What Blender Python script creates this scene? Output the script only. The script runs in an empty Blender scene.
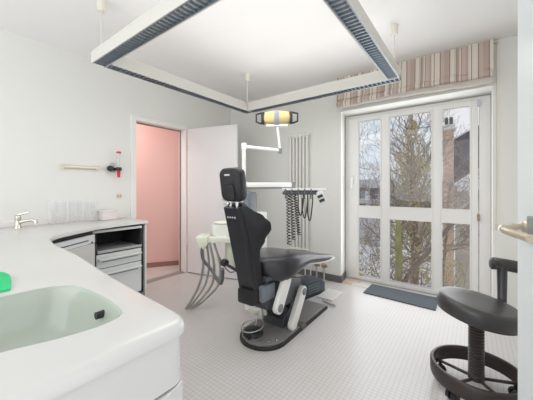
import bpy, bmesh, math, random
from mathutils import Vector, Matrix
from mathutils.geometry import tessellate_polygon
PI = math.pi
KS, KU, KD, KW, KH, KR = 1.10, .88, 1.4, .84, 1.6, 1.75
S = bpy.context.scene
COL = S.collection

# ------------------------------------------------------------------ materials
MATS = {}
def mat(name, col, rough=.5, metal=0., spec=.5, bump=0., bscale=40., var=0., vscale=6., trans=0., alpha=1., coat=0., emis=None, estr=0., ior=1.45):
    if name in MATS: return MATS[name]
    m = bpy.data.materials.new(name); m.use_nodes = True
    nt = m.node_tree; b = nt.nodes['Principled BSDF']
    b.inputs['Base Color'].default_value = (*col, 1)
    b.inputs['Roughness'].default_value = rough
    b.inputs['Metallic'].default_value = metal
    b.inputs['Specular IOR Level'].default_value = spec
    b.inputs['Transmission Weight'].default_value = trans
    b.inputs['Alpha'].default_value = alpha
    b.inputs['Coat Weight'].default_value = coat
    b.inputs['IOR'].default_value = ior
    if emis: b.inputs['Emission Color'].default_value = (*emis, 1); b.inputs['Emission Strength'].default_value = estr
    if bump or var:
        tc = nt.nodes.new('ShaderNodeTexCoord')
        if var:
            n = nt.nodes.new('ShaderNodeTexNoise'); n.inputs['Scale'].default_value = vscale; n.inputs['Detail'].default_value = 4
            nt.links.new(tc.outputs['Object'], n.inputs['Vector'])
            mx = nt.nodes.new('ShaderNodeMix'); mx.data_type = 'RGBA'
            mx.inputs[6].default_value = (*[c*(1-var) for c in col], 1)
            mx.inputs[7].default_value = (*[min(1, c*(1+var)) for c in col], 1)
            nt.links.new(n.outputs['Fac'], mx.inputs[0]); nt.links.new(mx.outputs[2], b.inputs['Base Color'])
        if bump:
            n = nt.nodes.new('ShaderNodeTexNoise'); n.inputs['Scale'].default_value = bscale; n.inputs['Detail'].default_value = 3
            nt.links.new(tc.outputs['Object'], n.inputs['Vector'])
            bp = nt.nodes.new('ShaderNodeBump'); bp.inputs['Strength'].default_value = bump; bp.inputs['Distance'].default_value = .01
            nt.links.new(n.outputs['Fac'], bp.inputs['Height']); nt.links.new(bp.outputs['Normal'], b.inputs['Normal'])
    MATS[name] = m
    return m

def glass_mat(name, tint=(1,1,1), refl=.10):
    m = bpy.data.materials.new(name); m.use_nodes = True; nt = m.node_tree; nt.nodes.clear()
    o = nt.nodes.new('ShaderNodeOutputMaterial'); t = nt.nodes.new('ShaderNodeBsdfTransparent'); t.inputs[0].default_value = (*tint, 1)
    g = nt.nodes.new('ShaderNodeBsdfGlossy'); g.inputs['Roughness'].default_value = .02
    lw = nt.nodes.new('ShaderNodeFresnel'); lw.inputs[0].default_value = 1.45
    mu = nt.nodes.new('ShaderNodeMath'); mu.operation = 'MULTIPLY'; mu.inputs[1].default_value = refl*10
    mx = nt.nodes.new('ShaderNodeMixShader')
    nt.links.new(lw.outputs[0], mu.inputs[0]); nt.links.new(mu.outputs[0], mx.inputs[0])
    nt.links.new(t.outputs[0], mx.inputs[1]); nt.links.new(g.outputs[0], mx.inputs[2]); nt.links.new(mx.outputs[0], o.inputs[0])
    MATS[name] = m
    return m

def frosted_mat():
    m = bpy.data.materials.new('frosted_glass'); m.use_nodes = True; nt = m.node_tree; nt.nodes.clear()
    o = nt.nodes.new('ShaderNodeOutputMaterial')
    r = nt.nodes.new('ShaderNodeBsdfRefraction'); r.inputs['Roughness'].default_value = .45; r.inputs['IOR'].default_value = 1.12; r.inputs[0].default_value = (.95,.98,.98,1)
    d = nt.nodes.new('ShaderNodeBsdfDiffuse'); d.inputs[0].default_value = (.92,.94,.95,1)
    t = nt.nodes.new('ShaderNodeBsdfTranslucent'); t.inputs[0].default_value = (.92,.95,.96,1)
    g = nt.nodes.new('ShaderNodeBsdfGlossy'); g.inputs['Roughness'].default_value = .15
    m1 = nt.nodes.new('ShaderNodeMixShader'); m1.inputs[0].default_value = .35
    m2 = nt.nodes.new('ShaderNodeMixShader'); m2.inputs[0].default_value = .78
    m3 = nt.nodes.new('ShaderNodeMixShader'); m3.inputs[0].default_value = .05
    L = nt.links.new
    L(d.outputs[0], m1.inputs[1]); L(t.outputs[0], m1.inputs[2]); L(r.outputs[0], m2.inputs[1]); L(m1.outputs[0], m2.inputs[2])
    L(m2.outputs[0], m3.inputs[1]); L(g.outputs[0], m3.inputs[2]); L(m3.outputs[0], o.inputs[0])
    MATS['frosted_glass'] = m
    return m

def floor_mat():
    m = bpy.data.materials.new('floor_mosaic'); m.use_nodes = True; nt = m.node_tree; b = nt.nodes['Principled BSDF']; L = nt.links.new
    tc = nt.nodes.new('ShaderNodeTexCoord'); mp = nt.nodes.new('ShaderNodeMapping'); L(tc.outputs['Object'], mp.inputs[0])
    br = nt.nodes.new('ShaderNodeTexBrick'); br.offset = 0; br.inputs['Scale'].default_value = 1
    br.inputs['Brick Width'].default_value = .028; br.inputs['Row Height'].default_value = .028
    br.inputs['Mortar Size'].default_value = .0028; br.inputs['Mortar Smooth'].default_value = .4
    br.inputs['Color1'].default_value = (.64,.625,.62,1); br.inputs['Color2'].default_value = (.625,.61,.605,1); br.inputs['Mortar'].default_value = (.53,.515,.50,1)
    L(mp.outputs[0], br.inputs['Vector'])
    n = nt.nodes.new('ShaderNodeTexNoise'); n.inputs['Scale'].default_value = 1.6; n.inputs['Detail'].default_value = 5
    L(tc.outputs['Object'], n.inputs['Vector'])
    cr = nt.nodes.new('ShaderNodeValToRGB'); cr.color_ramp.elements[0].position = .35; cr.color_ramp.elements[1].position = .75
    cr.color_ramp.elements[0].color = (1,1,1,1); cr.color_ramp.elements[1].color = (.95,.925,.91,1)
    L(n.outputs['Fac'], cr.inputs[0])
    mx = nt.nodes.new('ShaderNodeMix'); mx.data_type = 'RGBA'; mx.blend_type = 'MULTIPLY'; mx.inputs[0].default_value = 1
    L(br.outputs['Color'], mx.inputs[6]); L(cr.outputs[0], mx.inputs[7]); L(mx.outputs[2], b.inputs['Base Color'])
    b.inputs['Roughness'].default_value = .26; b.inputs['Specular IOR Level'].default_value = .45
    bp = nt.nodes.new('ShaderNodeBump'); bp.inputs['Strength'].default_value = .05; bp.inputs['Distance'].default_value = .002; bp.invert = True
    L(br.outputs['Fac'], bp.inputs['Height']); L(bp.outputs['Normal'], b.inputs['Normal'])
    MATS['floor_mosaic'] = m
    return m

def stripe_mat():
    m = bpy.data.materials.new('striped_fabric'); m.use_nodes = True; nt = m.node_tree; b = nt.nodes['Principled BSDF']; L = nt.links.new
    tc = nt.nodes.new('ShaderNodeTexCoord'); sx = nt.nodes.new('ShaderNodeSeparateXYZ'); L(tc.outputs['Object'], sx.inputs[0])
    mu = nt.nodes.new('ShaderNodeMath'); mu.operation = 'MULTIPLY'; mu.inputs[1].default_value = 3.3; L(sx.outputs[0], mu.inputs[0])
    fr = nt.nodes.new('ShaderNodeMath'); fr.operation = 'FRACT'; L(mu.outputs[0], fr.inputs[0])
    cr = nt.nodes.new('ShaderNodeValToRGB'); cr.color_ramp.interpolation = 'CONSTANT'; e = cr.color_ramp.elements
    rose=(.45,.33,.285,1); rose2=(.54,.43,.38,1); brown=(.27,.17,.15,1); cream=(.72,.67,.58,1); grey=(.55,.50,.46,1)
    stops = [(0,cream),(.10,brown),(.13,rose2),(.22,rose),(.36,brown),(.39,cream),(.50,grey),(.55,brown),(.575,rose),(.63,cream),(.67,brown),(.69,rose2),(.80,rose),(.86,cream),(.93,brown),(.955,cream)]
    e[0].position = 0; e[0].color = stops[0][1]; e[1].position = stops[1][0]; e[1].color = stops[1][1]
    for p, c in stops[2:]:
        x = e.new(p); x.color = c
    L(fr.outputs[0], cr.inputs[0])
    n = nt.nodes.new('ShaderNodeTexNoise'); n.inputs['Scale'].default_value = 90; L(tc.outputs['Object'], n.inputs['Vector'])
    mx = nt.nodes.new('ShaderNodeMix'); mx.data_type = 'RGBA'; mx.inputs[0].default_value = .22; mx.inputs[7].default_value = (.74,.68,.60,1)
    mm = nt.nodes.new('ShaderNodeMath'); mm.operation = 'MULTIPLY'; mm.inputs[1].default_value = .3; L(n.outputs['Fac'], mm.inputs[0]); L(mm.outputs[0], mx.inputs[0]); L(cr.outputs[0], mx.inputs[6])
    L(mx.outputs[2], b.inputs['Base Color']); b.inputs['Roughness'].default_value = .9
    MATS['striped_fabric'] = m
    return m

def brick_mat():
    m = bpy.data.materials.new('brick'); m.use_nodes = True; nt = m.node_tree; b = nt.nodes['Principled BSDF']; L = nt.links.new
    tc = nt.nodes.new('ShaderNodeTexCoord'); br = nt.nodes.new('ShaderNodeTexBrick'); mp = nt.nodes.new('ShaderNodeMapping'); mp.inputs['Rotation'].default_value = (PI/2,0,0)
    L(tc.outputs['Object'], mp.inputs[0]); L(mp.outputs[0], br.inputs['Vector'])
    br.inputs['Scale'].default_value = 4; br.inputs['Color1'].default_value = (.62,.36,.24,1); br.inputs['Color2'].default_value = (.70,.48,.33,1); br.inputs['Mortar'].default_value = (.70,.62,.52,1)
    L(br.outputs['Color'], b.inputs['Base Color']); b.inputs['Roughness'].default_value = .9
    MATS['brick'] = m
    return m

WALL = mat('wall_plaster', (.80,.80,.765), .75, bump=.08, bscale=60)
CEIL = mat('ceiling_paint', (.86,.85,.84), .85)
FLOOR = floor_mat()
PINK = mat('pink_paint', (.80,.55,.51), .6, bump=.05, bscale=50)
WOODW = mat('white_lacquer', (.84,.83,.81), .35)
DOORW = mat('door_white', (.78,.76,.76), .4)
BASEB = mat('baseboard_grey', (.15,.145,.14), .5)
BROWN = mat('baseboard_brown', (.30,.17,.13), .5)
SOLID = mat('solid_surface_white', (.635,.63,.61), .25, coat=.3)
BASIN = mat('basin_greenish_white', (.43,.475,.41), .22, coat=.4)
CAB = mat('cabinet_light_grey', (.70,.72,.71), .35)
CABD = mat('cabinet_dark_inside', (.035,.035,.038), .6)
CABT = mat('cabinet_trim_grey', (.24,.25,.25), .45)
CHROME = mat('chrome', (.78,.78,.78), .12, metal=1)
STEEL = mat('brushed_steel', (.55,.56,.57), .35, metal=1)
LEATHER = mat('black_leather', (.013,.013,.016), .38, spec=.5, bump=.25, bscale=220)
LEATHER2 = mat('seat_leather', (.032,.032,.037), .22, spec=.6, bump=.12, bscale=180)
BLACKP = mat('black_plastic', (.02,.02,.022), .4)
DARKG = mat('dark_grey_plastic', (.06,.065,.075), .4)
BLUEG = mat('blue_grey_metal', (.17,.20,.23), .35)
CREAM = mat('cream_plastic', (.76,.76,.68), .35)
CREAMG = mat('green_cream_plastic', (.68,.72,.58), .35)
WHITEP = mat('white_plastic', (.82,.82,.80), .3)
WHITEM = mat('white_enamel', (.80,.79,.76), .3)
HUB = mat('hub_grey', (.22,.23,.24), .5)
HOSE = mat('hose_grey', (.34,.34,.31), .5)
HOSED = mat('hose_dark', (.12,.12,.13), .45)
BASEM = mat('base_plate_grey', (.21,.20,.20), .42, var=.25, vscale=9, bump=.05, bscale=30)
RUBBER = mat('rubber_black', (.03,.03,.03), .7)
GOLD = mat('gold_reflector', (.52,.42,.20), .3, metal=.4)
LAMPC = mat('lamp_cover_grey', (.25,.27,.33), .4)
LOUV = mat('louver_metal', (.36,.41,.46), .3, metal=.8)
LOUVD = mat('louver_back', (.74,.80,.84), .4)
LAMPW = mat('fixture_enamel', (.68,.67,.62), .35)
STUB = mat('stool_black', (.040,.038,.039), .33, spec=.8, bump=.12, bscale=150)
STUM = mat('stool_brown_black', (.050,.040,.037), .38)
MATM = mat('mat_blue_grey', (.10,.12,.14), .95, bump=.6, bscale=300, var=.2, vscale=120)
GREEN = mat('green_cloth', (.04,.62,.24), .7, bump=.2, bscale=60)
RED = mat('red_plastic', (.62,.02,.03), .35)
BEIGE = mat('beige_plastic', (.70,.64,.52), .45)
BOXP = mat('box_pinkish_white', (.78,.72,.71), .6)
CLEAR = mat('clear_acrylic', (.90,.91,.92), .3, alpha=.16)
GLASS = glass_mat('window_glass', (1,1,1), .08)
TUBEG = mat('tube_grey_glass', (.62,.62,.62), .2)
FROST = frosted_mat()
FABRIC = stripe_mat()
LINING = mat('blind_lining', (.62,.57,.52), .9)
SNOW = mat('snow', (.86,.88,.92), .9, bump=.3, bscale=2)
BARK = mat('bark', (.26,.20,.16), .95, var=.3, vscale=8)
MOSS = mat('mossy_bark', (.34,.33,.14), .95, var=.5, vscale=5)
TWIG = mat('twig_brown', (.30,.23,.18), .95)
IVY = mat('ivy_leaves', (.52,.44,.22), .8, var=.5, vscale=3)
ROOF = mat('dark_roof', (.09,.075,.08), .8, var=.2, vscale=3)
RENDERW = mat('house_render', (.60,.55,.48), .9)
RENDERG = mat('house_grey', (.56,.56,.57), .9)
BRICK = brick_mat(); OLIVE = mat('olive_twigs', (.40,.34,.17), .95)
PANE_D = mat('far_window', (.12,.14,.17), .2)
RUST = mat('brass_old', (.35,.26,.17), .4, metal=.8)
GOLDH = mat('handle_champagne', (.62,.54,.42), .28, metal=.55)
WOOD = mat('bare_wood', (.62,.42,.28), .7)
YEL = mat('yellow_plastic', (.80,.66,.16), .5)
DOTW = mat('print_light', (.62,.63,.65), .5)
HILL = mat('hill_blue', (.30,.38,.48), 1)

# ------------------------------------------------------------------ object helpers
ORG = {}
def thing(name, label, cat, loc, group=None, struct=False):
    o = bpy.data.objects.new(name, None); COL.objects.link(o); o.location = loc; o.empty_display_size = .1
    ORG[o.name] = Vector(loc)
    if struct: o['kind'] = 'structure'
    if label: o['label'] = label
    if cat: o['category'] = cat
    if group: o['group'] = group
    return o
def obj(name, bm, m, parent=None, label=None, cat=None, group=None, kind=None, smooth=None):
    bmesh.ops.remove_doubles(bm, verts=bm.verts, dist=1e-6)
    bmesh.ops.recalc_face_normals(bm, faces=bm.faces)
    me = bpy.data.meshes.new(name)
    if parent is not None: org = ORG[parent.name]
    else:
        xs = [v.co.x for v in bm.verts]; ys = [v.co.y for v in bm.verts]; zs = [v.co.z for v in bm.verts]
        org = Vector(((min(xs)+max(xs))/2, (min(ys)+max(ys))/2, min(zs)))
    for v in bm.verts: v.co -= org
    bm.to_mesh(me); bm.free()
    ms = m if isinstance(m, (list, tuple)) else [m]
    for x in ms: me.materials.append(x)
    if smooth:
        me.polygons.foreach_set('use_smooth', [True]*len(me.polygons))
        me.set_sharp_from_angle(angle=math.radians(smooth))
    o = bpy.data.objects.new(name, me); COL.objects.link(o)
    if parent is not None: o.parent = parent
    else: o.location = org
    ORG[o.name] = org
    if label: o['label'] = label
    if cat: o['category'] = cat
    if group: o['group'] = group
    if kind: o['kind'] = kind
    return o
def struct(name, bm, m, smooth=None): return obj(name, bm, m, kind='structure', smooth=smooth)
def nb(): return bmesh.new()

def box(bm, x0, x1, y0, y1, z0, z1, bev=0., M=None, seg=2, mi=0):
    r = bmesh.ops.create_cube(bm, size=1)
    vs = r['verts']
    bmesh.ops.scale(bm, vec=(abs(x1-x0), abs(y1-y0), abs(z1-z0)), verts=vs)
    bmesh.ops.translate(bm, vec=((x0+x1)/2, (y0+y1)/2, (z0+z1)/2), verts=vs)
    if bev:
        es = list({e for v in vs for e in v.link_edges})
        r2 = bmesh.ops.bevel(bm, geom=es, offset=bev, segments=seg, profile=.5, affect='EDGES')
        vs = list({v for f in r2['faces'] for v in f.verts} | {v for v in vs if v.is_valid})
        # collect the full connected island
        st = [vs[0]]; seen = {vs[0]}
        while st:
            v = st.pop()
            for e in v.link_edges:
                w = e.other_vert(v)
                if w not in seen: seen.add(w); st.append(w)
        vs = list(seen)
    if M is not None: bmesh.ops.transform(bm, matrix=M, verts=vs)
    if mi:
        for f in {f for v in vs for f in v.link_faces}: f.material_index = mi
    return vs
def cbox(bm, c, s, bev=0., R=None, seg=2):
    M = Matrix.Translation(Vector(c)) @ (R if R is not None else Matrix.Identity(4))
    return box(bm, -s[0]/2, s[0]/2, -s[1]/2, s[1]/2, -s[2]/2, s[2]/2, bev, M, seg)
def RZ(d): return Matrix.Rotation(math.radians(d), 4, 'Z')
def RX(d): return Matrix.Rotation(math.radians(d), 4, 'X')
def RY(d): return Matrix.Rotation(math.radians(d), 4, 'Y')

def tube(bm, pts, r, n=10, cap=True):
    pts = [Vector(p) for p in pts]
    rs = r if isinstance(r, (list, tuple)) else [r]*len(pts)
    rings = []; prev = None
    for i, p in enumerate(pts):
        if i == 0: t = pts[1]-pts[0]
        elif i == len(pts)-1: t = pts[-1]-pts[-2]
        else: t = (pts[i+1]-pts[i]).normalized() + (pts[i]-pts[i-1]).normalized()
        if t.length < 1e-9: t = Vector((0,0,1))
        t.normalize()
        if prev is None:
            a = Vector((0,0,1)) if abs(t.z) < .9 else Vector((1,0,0))
            u = t.cross(a).normalized()
        else:
            u = (prev - t*prev.dot(t))
            u = u.normalized() if u.length > 1e-6 else t.orthogonal().normalized()
        prev = u; w = t.cross(u)
        rings.append([bm.verts.new(p + (u*math.cos(2*PI*k/n) + w*math.sin(2*PI*k/n))*rs[i]) for k in range(n)])
    for a, b in zip(rings, rings[1:]):
        for k in range(n): bm.faces.new((a[k], a[(k+1)%n], b[(k+1)%n], b[k]))
    if cap:
        bm.faces.new(rings[0][::-1]); bm.faces.new(rings[-1])
def spl(pts, n=6):
    P = [Vector(p) for p in pts]; P = [P[0]*2-P[1]] + P + [P[-1]*2-P[-2]]; out = []
    for i in range(1, len(P)-2):
        for k in range(n):
            t = k/n
            out.append(.5*((2*P[i]) + (P[i+1]-P[i-1])*t + (2*P[i-1]-5*P[i]+4*P[i+1]-P[i+2])*t*t + (3*P[i]-P[i-1]-3*P[i+1]+P[i+2])*t**3))
    out.append(P[-2]); return out
def lathe(bm, prof, c=(0,0,0), n=28, M=None):
    rings = []
    for r, z in prof:
        if r < 1e-5:
            rings.append([bm.verts.new((0,0,z))])
        else: rings.append([bm.verts.new((r*math.cos(2*PI*k/n), r*math.sin(2*PI*k/n), z)) for k in range(n)])
    for a, b in zip(rings, rings[1:]):
        if len(a) == 1 and len(b) == 1: continue
        for k in range(n):
            if len(a) == 1: bm.faces.new((a[0], b[k], b[(k+1)%n]))
            elif len(b) == 1: bm.faces.new((a[k], a[(k+1)%n], b[0]))
            else: bm.faces.new((a[k], a[(k+1)%n], b[(k+1)%n], b[k]))
    if len(rings[0]) > 1: bm.faces.new(rings[0][::-1])
    if len(rings[-1]) > 1: bm.faces.new(rings[-1])
    vs = [v for r in rings for v in r]
    T = Matrix.Translation(Vector(c)) @ (M if M is not None else Matrix.Identity(4))
    bmesh.ops.transform(bm, matrix=T, verts=vs)
def loft(bm, loops, cap=True):
    rings = [[bm.verts.new(p) for p in L] for L in loops]; n = len(rings[0])
    for a, b in zip(rings, rings[1:]):
        for k in range(n): bm.faces.new((a[k], a[(k+1)%n], b[(k+1)%n], b[k]))
    if cap: bm.faces.new(rings[0][::-1]); bm.faces.new(rings[-1])
def prism(bm, poly, d0, d1, axis='z', M=None, bev=0.):
    """extrude a 2-D outline between d0 and d1 along an axis; poly gives the two other coordinates in order"""
    def p3(a, b, d): return {'z': (a,b,d), 'x': (d,a,b), 'y': (a,d,b)}[axis]
    A = [bm.verts.new(p3(a,b,d0)) for a,b in poly]; B = [bm.verts.new(p3(a,b,d1)) for a,b in poly]; n = len(poly)
    fs = [bm.faces.new(A[::-1]), bm.faces.new(B)]
    for k in range(n): bm.faces.new((A[k], A[(k+1)%n], B[(k+1)%n], B[k]))
    vs = A+B
    if bev:
        es = [e for f in fs for e in f.edges]
        r = bmesh.ops.bevel(bm, geom=es, offset=bev, segments=2, profile=.5, affect='EDGES')
        st = [r['verts'][0]]; seen = set(st)
        while st:
            v = st.pop()
            for e in v.link_edges:
                w = e.other_vert(v)
                if w not in seen: seen.add(w); st.append(w)
        vs = list(seen)
    if M is not None: bmesh.ops.transform(bm, matrix=M, verts=vs)
def rrect(cx, cy, w, h, r, n=5):
    out = []
    for sx, sy, a0 in ((1,1,0), (-1,1,90), (-1,-1,180), (1,-1,270)):
        for k in range(n+1):
            a = math.radians(a0 + 90*k/n)
            out.append((cx + sx*(w/2-r) + r*math.cos(a), cy + sy*(h/2-r) + r*math.sin(a)))
    return out
def capsule(p, q, r, n=8):
    """2-D outline of a bar with round ends from p to q"""
    p = Vector(p); q = Vector(q); a = math.atan2((q-p).y, (q-p).x); out = []
    for k in range(n+1):
        t = a - PI/2 + PI*k/n; out.append((q.x + r*math.cos(t), q.y + r*math.sin(t)))
    for k in range(n+1):
        t = a + PI/2 + PI*k/n; out.append((p.x + r*math.cos(t), p.y + r*math.sin(t)))
    return out
def offset_poly(poly, d):
    """move each vertex inward (counter-clockwise outline) by d"""
    n = len(poly); out = []
    for i in range(n):
        a = Vector(poly[i-1]); b = Vector(poly[i]); c = Vector(poly[(i+1)%n])
        e1 = (b-a).normalized(); e2 = (c-b).normalized()
        n1 = Vector((-e1.y, e1.x)); n2 = Vector((-e2.y, e2.x)); m = (n1+n2)
        k = m.length_squared
        m = m*(2/k) if k > .3 else n1
        if m.length > 1.6: m = m.normalized()*1.6
        out.append((b.x+m.x*d, b.y+m.y*d))
    return out

# ================================================================== SETTING
XL, YW, HC = -3.245, 3.32, 2.56
XR, YB = .46, -1.3
DY0, DY1, DH = 1.70, 2.405, 2.005
bm = nb(); box(bm, -3.37, XR+.12, YB, 3.64, -.12, 0); struct('floor', bm, FLOOR)
bm = nb(); box(bm, XL-.12, XR+.12, YB, YW+.32, HC, HC+.12); struct('ceiling', bm, CEIL)
bm = nb()
box(bm, XL-.12, XL, YB, DY0-.03, 0, HC); box(bm, XL-.12, XL, DY1+.03, YW+.32, 0, HC); box(bm, XL-.12, XL, DY0-.03, DY1+.03, DH+.03, HC)
struct('wall_left', bm, WALL)
WX0, WX1, WH = -1.37, .147, 2.145
bm = nb()
prism(bm, [(XL,YW),(WX0+.045,YW),(WX0,3.58),(WX0,3.64),(XL,3.64)], 0, WH); box(bm, WX1, XR+.12, YW, YW+.32, 0, WH); box(bm, XL, XR+.12, YW, YW+.32, WH, HC)
struct('wall_back', bm, WALL)
bm = nb()
box(bm, XR, XR+.12, .72, YW, 0, HC); box(bm, XR, XR+.12, YB, -.2, 0, HC); box(bm, XR, XR+.12, -.2, .72, 2.05, HC)
struct('wall_right', bm, WALL)
bm = nb(); box(bm, XL, WX0+.045, YW-.014, YW, 0, .085, .004); prism(bm, [(WX0+.045,YW-.014),(WX0+.059,YW-.014),(WX0+.016,3.575),(WX0+.002,3.575)], 0, .085); struct('baseboard_back', bm, BASEB)
bm = nb(); box(bm, XL, XL+.014, 2.49, YW-.014, 0, .085, .004); struct('baseboard_left', bm, BASEB)
bm = nb(); box(bm, WX1, XR, YW-.014, YW, 0, .085, .004); struct('baseboard_right', bm, WOODW)

# hallway behind the left door
HP = [(-4.35,1.50), (-3.50,2.82)]
d = (Vector(HP[1])-Vector(HP[0])).normalized(); nrm = Vector((d.y,-d.x))
bm = nb(); box(bm, -5.0, -3.37, .6, 3.5, -.12, 0); struct('floor_hall', bm, FLOOR)
bm = nb(); box(bm, -5.0, -3.37, .6, 3.5, 2.5, 2.6); struct('ceiling_hall', bm, CEIL)
def strip(bm, a, b, t, z0, z1, off=0.):
    a = Vector(a); b = Vector(b); dd = (b-a).normalized(); nn = Vector((dd.y,-dd.x))
    q = [a+nn*off, b+nn*off, b+nn*(off+t), a+nn*(off+t)]
    prism(bm, [(p.x,p.y) for p in q], z0, z1)
bm = nb(); strip(bm, HP[0], HP[1], -.1, 0, 2.5); box(bm, -3.6, -3.37, 2.75, 2.85, 0, 2.5); box(bm, -5, -4.35, 1.4, 1.5, 0, 2.5); box(bm, -5, -3.37, .6, .7, 0, 2.5); box(bm,-5,-4.9,.7,1.4,0,2.5)
struct('wall_hall', bm, PINK)
bm = nb(); strip(bm, HP[0], HP[1], .014, 0, .07); struct('baseboard_hall', bm, BROWN)
bm = nb(); strip(bm, (-4.06,1.95), (-4.03,1.997), .05, 0, 2.5, .002); struct('trim_2', bm, mat('pale_pink_trim', (.82,.66,.64), .4))

# door frame + open door
d1 = thing('door_1', None, None, (XL+.02,DY1,0), struct=True)
bm = nb()
for (a, b) in ((DY0-.065, DY0), (DY1, DY1+.04)): box(bm, XL-.14, XL+.02, a, b, 0, DH+.055, .005)
box(bm, XL-.14, XL+.02, DY0, DY1, DH-.0, DH+.055, .005)
obj('door_frame', bm, WOODW, d1)
bm = nb(); box(bm, XL-.11, XL-.085, DY0, DY0+.012, .002, DH); box(bm, XL-.11, XL-.085, DY1-.010, DY1-.001, .002, DH); box(bm, XL-.11, XL-.085, DY0, DY1, DH-.012, DH-.001); obj('door_seal', bm, mat('seal_grey', (.25,.22,.21), .7), d1)
bm = nb(); box(bm, XL-.12, XL+.0, DY0, DY1, .0005, .006, .002); obj('threshold', bm, mat('threshold_grey', (.30,.29,.28), .5), d1)
hx, hy = XL+.035, DY1+.035
fx, fy = -2.445, 2.625
ang = math.degrees(math.atan2(fy-hy, fx-hx)); ln = math.hypot(fx-hx, fy-hy)
Md = Matrix.Translation((hx,hy,0)) @ RZ(ang)
bm = nb(); box(bm, 0, ln, -.02, .02, .012, DH+.01, .003, Md); lf = obj('door_leaf', bm, DOORW, d1)
for zz in (.35, 1.75):
    bm = nb(); tube(bm, [(hx-.006,hy-.028,zz-.04),(hx-.006,hy-.028,zz+.04)], .008, 8); obj('hinge', bm, BEIGE, d1)
bm = nb()
lathe(bm, [(.026,0),(.026,.008),(.012,.010),(.012,.045)], n=16, M=Md@Matrix.Translation((ln-.07,-.02,1.04))@RX(90))
tube(bm, [Md@Vector(p) for p in ((ln-.07,-.06,1.04),(ln-.19,-.065,1.04))], .009, 8); obj('door_handle', bm, STEEL, d1, smooth=40)

# French window
w = thing('window_1', None, None, ((WX0+WX1)/2, 3.60, 0), struct=True)
Y0, Y1 = 3.585, 3.655
bm = nb()
box(bm, WX0+.005, -1.325, Y0, Y1, 0, WH-.01, .004); box(bm, .050, WX1-.002, Y0, Y1, 0, WH-.01, .004); box(bm, -1.325, .05, Y0, Y1, 2.105, WH-.01, .004); box(bm, -1.325, .05, Y0, Y1, 0, .014)
obj('window_frame', bm, WOODW, w)
Y0, Y1 = 3.565, 3.625
bm = nb()
cols = [(-1.195,-.905), (-.822,-.360), (-.282,-.015)]; rows = [(.035,.822), (.952,2.058)]
xs = [-1.318] + [v for c_ in cols for v in c_] + [.043]
for i in range(0, 8, 2): box(bm, xs[i], xs[i+1], Y0, Y1, .014, 2.10, .005)
for (a, b) in cols:
    for (z0, z1) in ((.014,.035), (.822,.952), (2.058,2.10)): box(bm, a, b, Y0+.001, Y1-.001, z0, z1)
cf = obj('casement_frame', bm, WOODW, w)
bm = nb()
for (a, b) in cols:                                   # raised beads round each pane
    for (z0, z1) in rows:
        t = .012
        box(bm, a, a+t, Y0-.004, Y0+.03, z0, z1); box(bm, b-t, b, Y0-.004, Y0+.03, z0, z1)
        box(bm, a+t, b-t, Y0-.004, Y0+.03, z0, z0+t); box(bm, a+t, b-t, Y0-.004, Y0+.03, z1-t, z1)
obj('glazing_bead', bm, WOODW, cf)
for (a, b) in cols:
    for (z0, z1) in rows:
        bm = nb(); box(bm, a, b, 3.597, 3.601, z0, z1); obj('pane', bm, GLASS, cf)
for zz in (.885, 2.06):
    bm = nb(); cbox(bm, (.046,3.556,zz), (.022,.018,.07), .003); obj('hinge', bm, STEEL if zz > 1 else RUST, w)
bm = nb(); cbox(bm, (-1.262,3.557,1.30), (.026,.014,.12), .004); cbox(bm, (-1.262,3.53,1.31), (.018,.05,.018), .004); cbox(bm, (-1.262,3.508,1.25), (.018,.014,.13), .004); obj('window_handle', bm, WHITEP, w)
bm = nb(); box(bm, WX0+.046, WX1-.002, 3.325, 3.563, .0005, .004); struct('trim_1', bm, mat('sill_strip', (.60,.57,.55), .4))
bm = nb(); box(bm, -1.31, -1.20, 3.33, 3.42, .0045, .007); box(bm, -1.29, -1.12, 3.45, 3.50, .0045, .0065); struct('trim_3', bm, WOOD)

# frosted glass door at the right
E0 = Vector((.140,1.414)); dr = Vector((.388,-.922)).normalized(); ang = math.degrees(math.atan2(dr.y, dr.x)); Mg = Matrix.Translation((E0.x,E0.y,0)) @ RZ(ang)
d2 = thing('door_2', None, None, (E0.x+dr.x*.8, E0.y+dr.y*.8, 0), struct=True)
bm = nb(); box(bm, 0, .78, -.005, .005, .012, 2.03, .002, Mg); obj('glass_leaf', bm, FROST, d2)
# local -y side of the leaf faces the camera's left
sd = -1
bm = nb(); cbox(bm, (.135,sd*.012,1.045), (.12,.016,.095), .006, None); bmesh.ops.transform(bm, matrix=Mg, verts=bm.verts); obj('lock_case', bm, mat('lock_grey', (.36,.40,.40), .35, metal=.6), d2)
bm = nb(); lathe(bm, [(.030,0),(.031,.006),(.024,.012),(.015,.014),(.014,.05),(0,.052)], n=22, M=Mg@Matrix.Translation((.045,sd*.004,1.048))@RX(90)@Matrix.Scale(.8,4)); obj('rosette', bm, GOLDH, d2, smooth=40)
bm = nb()
pts = spl([(.045,sd*.02,1.046),(.045,sd*.060,1.044),(.052,sd*.078,1.041),(.075,sd*.086,1.038),(.12,sd*.082,1.034),(.205,sd*.080,1.030)], 5)
tube(bm, [Mg@p for p in pts], [.0105]*7+[.0135]*(len(pts)-7), 12); obj('lever', bm, GOLDH, d2, smooth=60)
bm = nb()
for zz in (.3, 1.8): cbox(bm, (.77,0,zz), (.06,.03,.12), .004)
bmesh.ops.transform(bm, matrix=Mg, verts=bm.verts); obj('hinge', bm, STEEL, d2)

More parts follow.
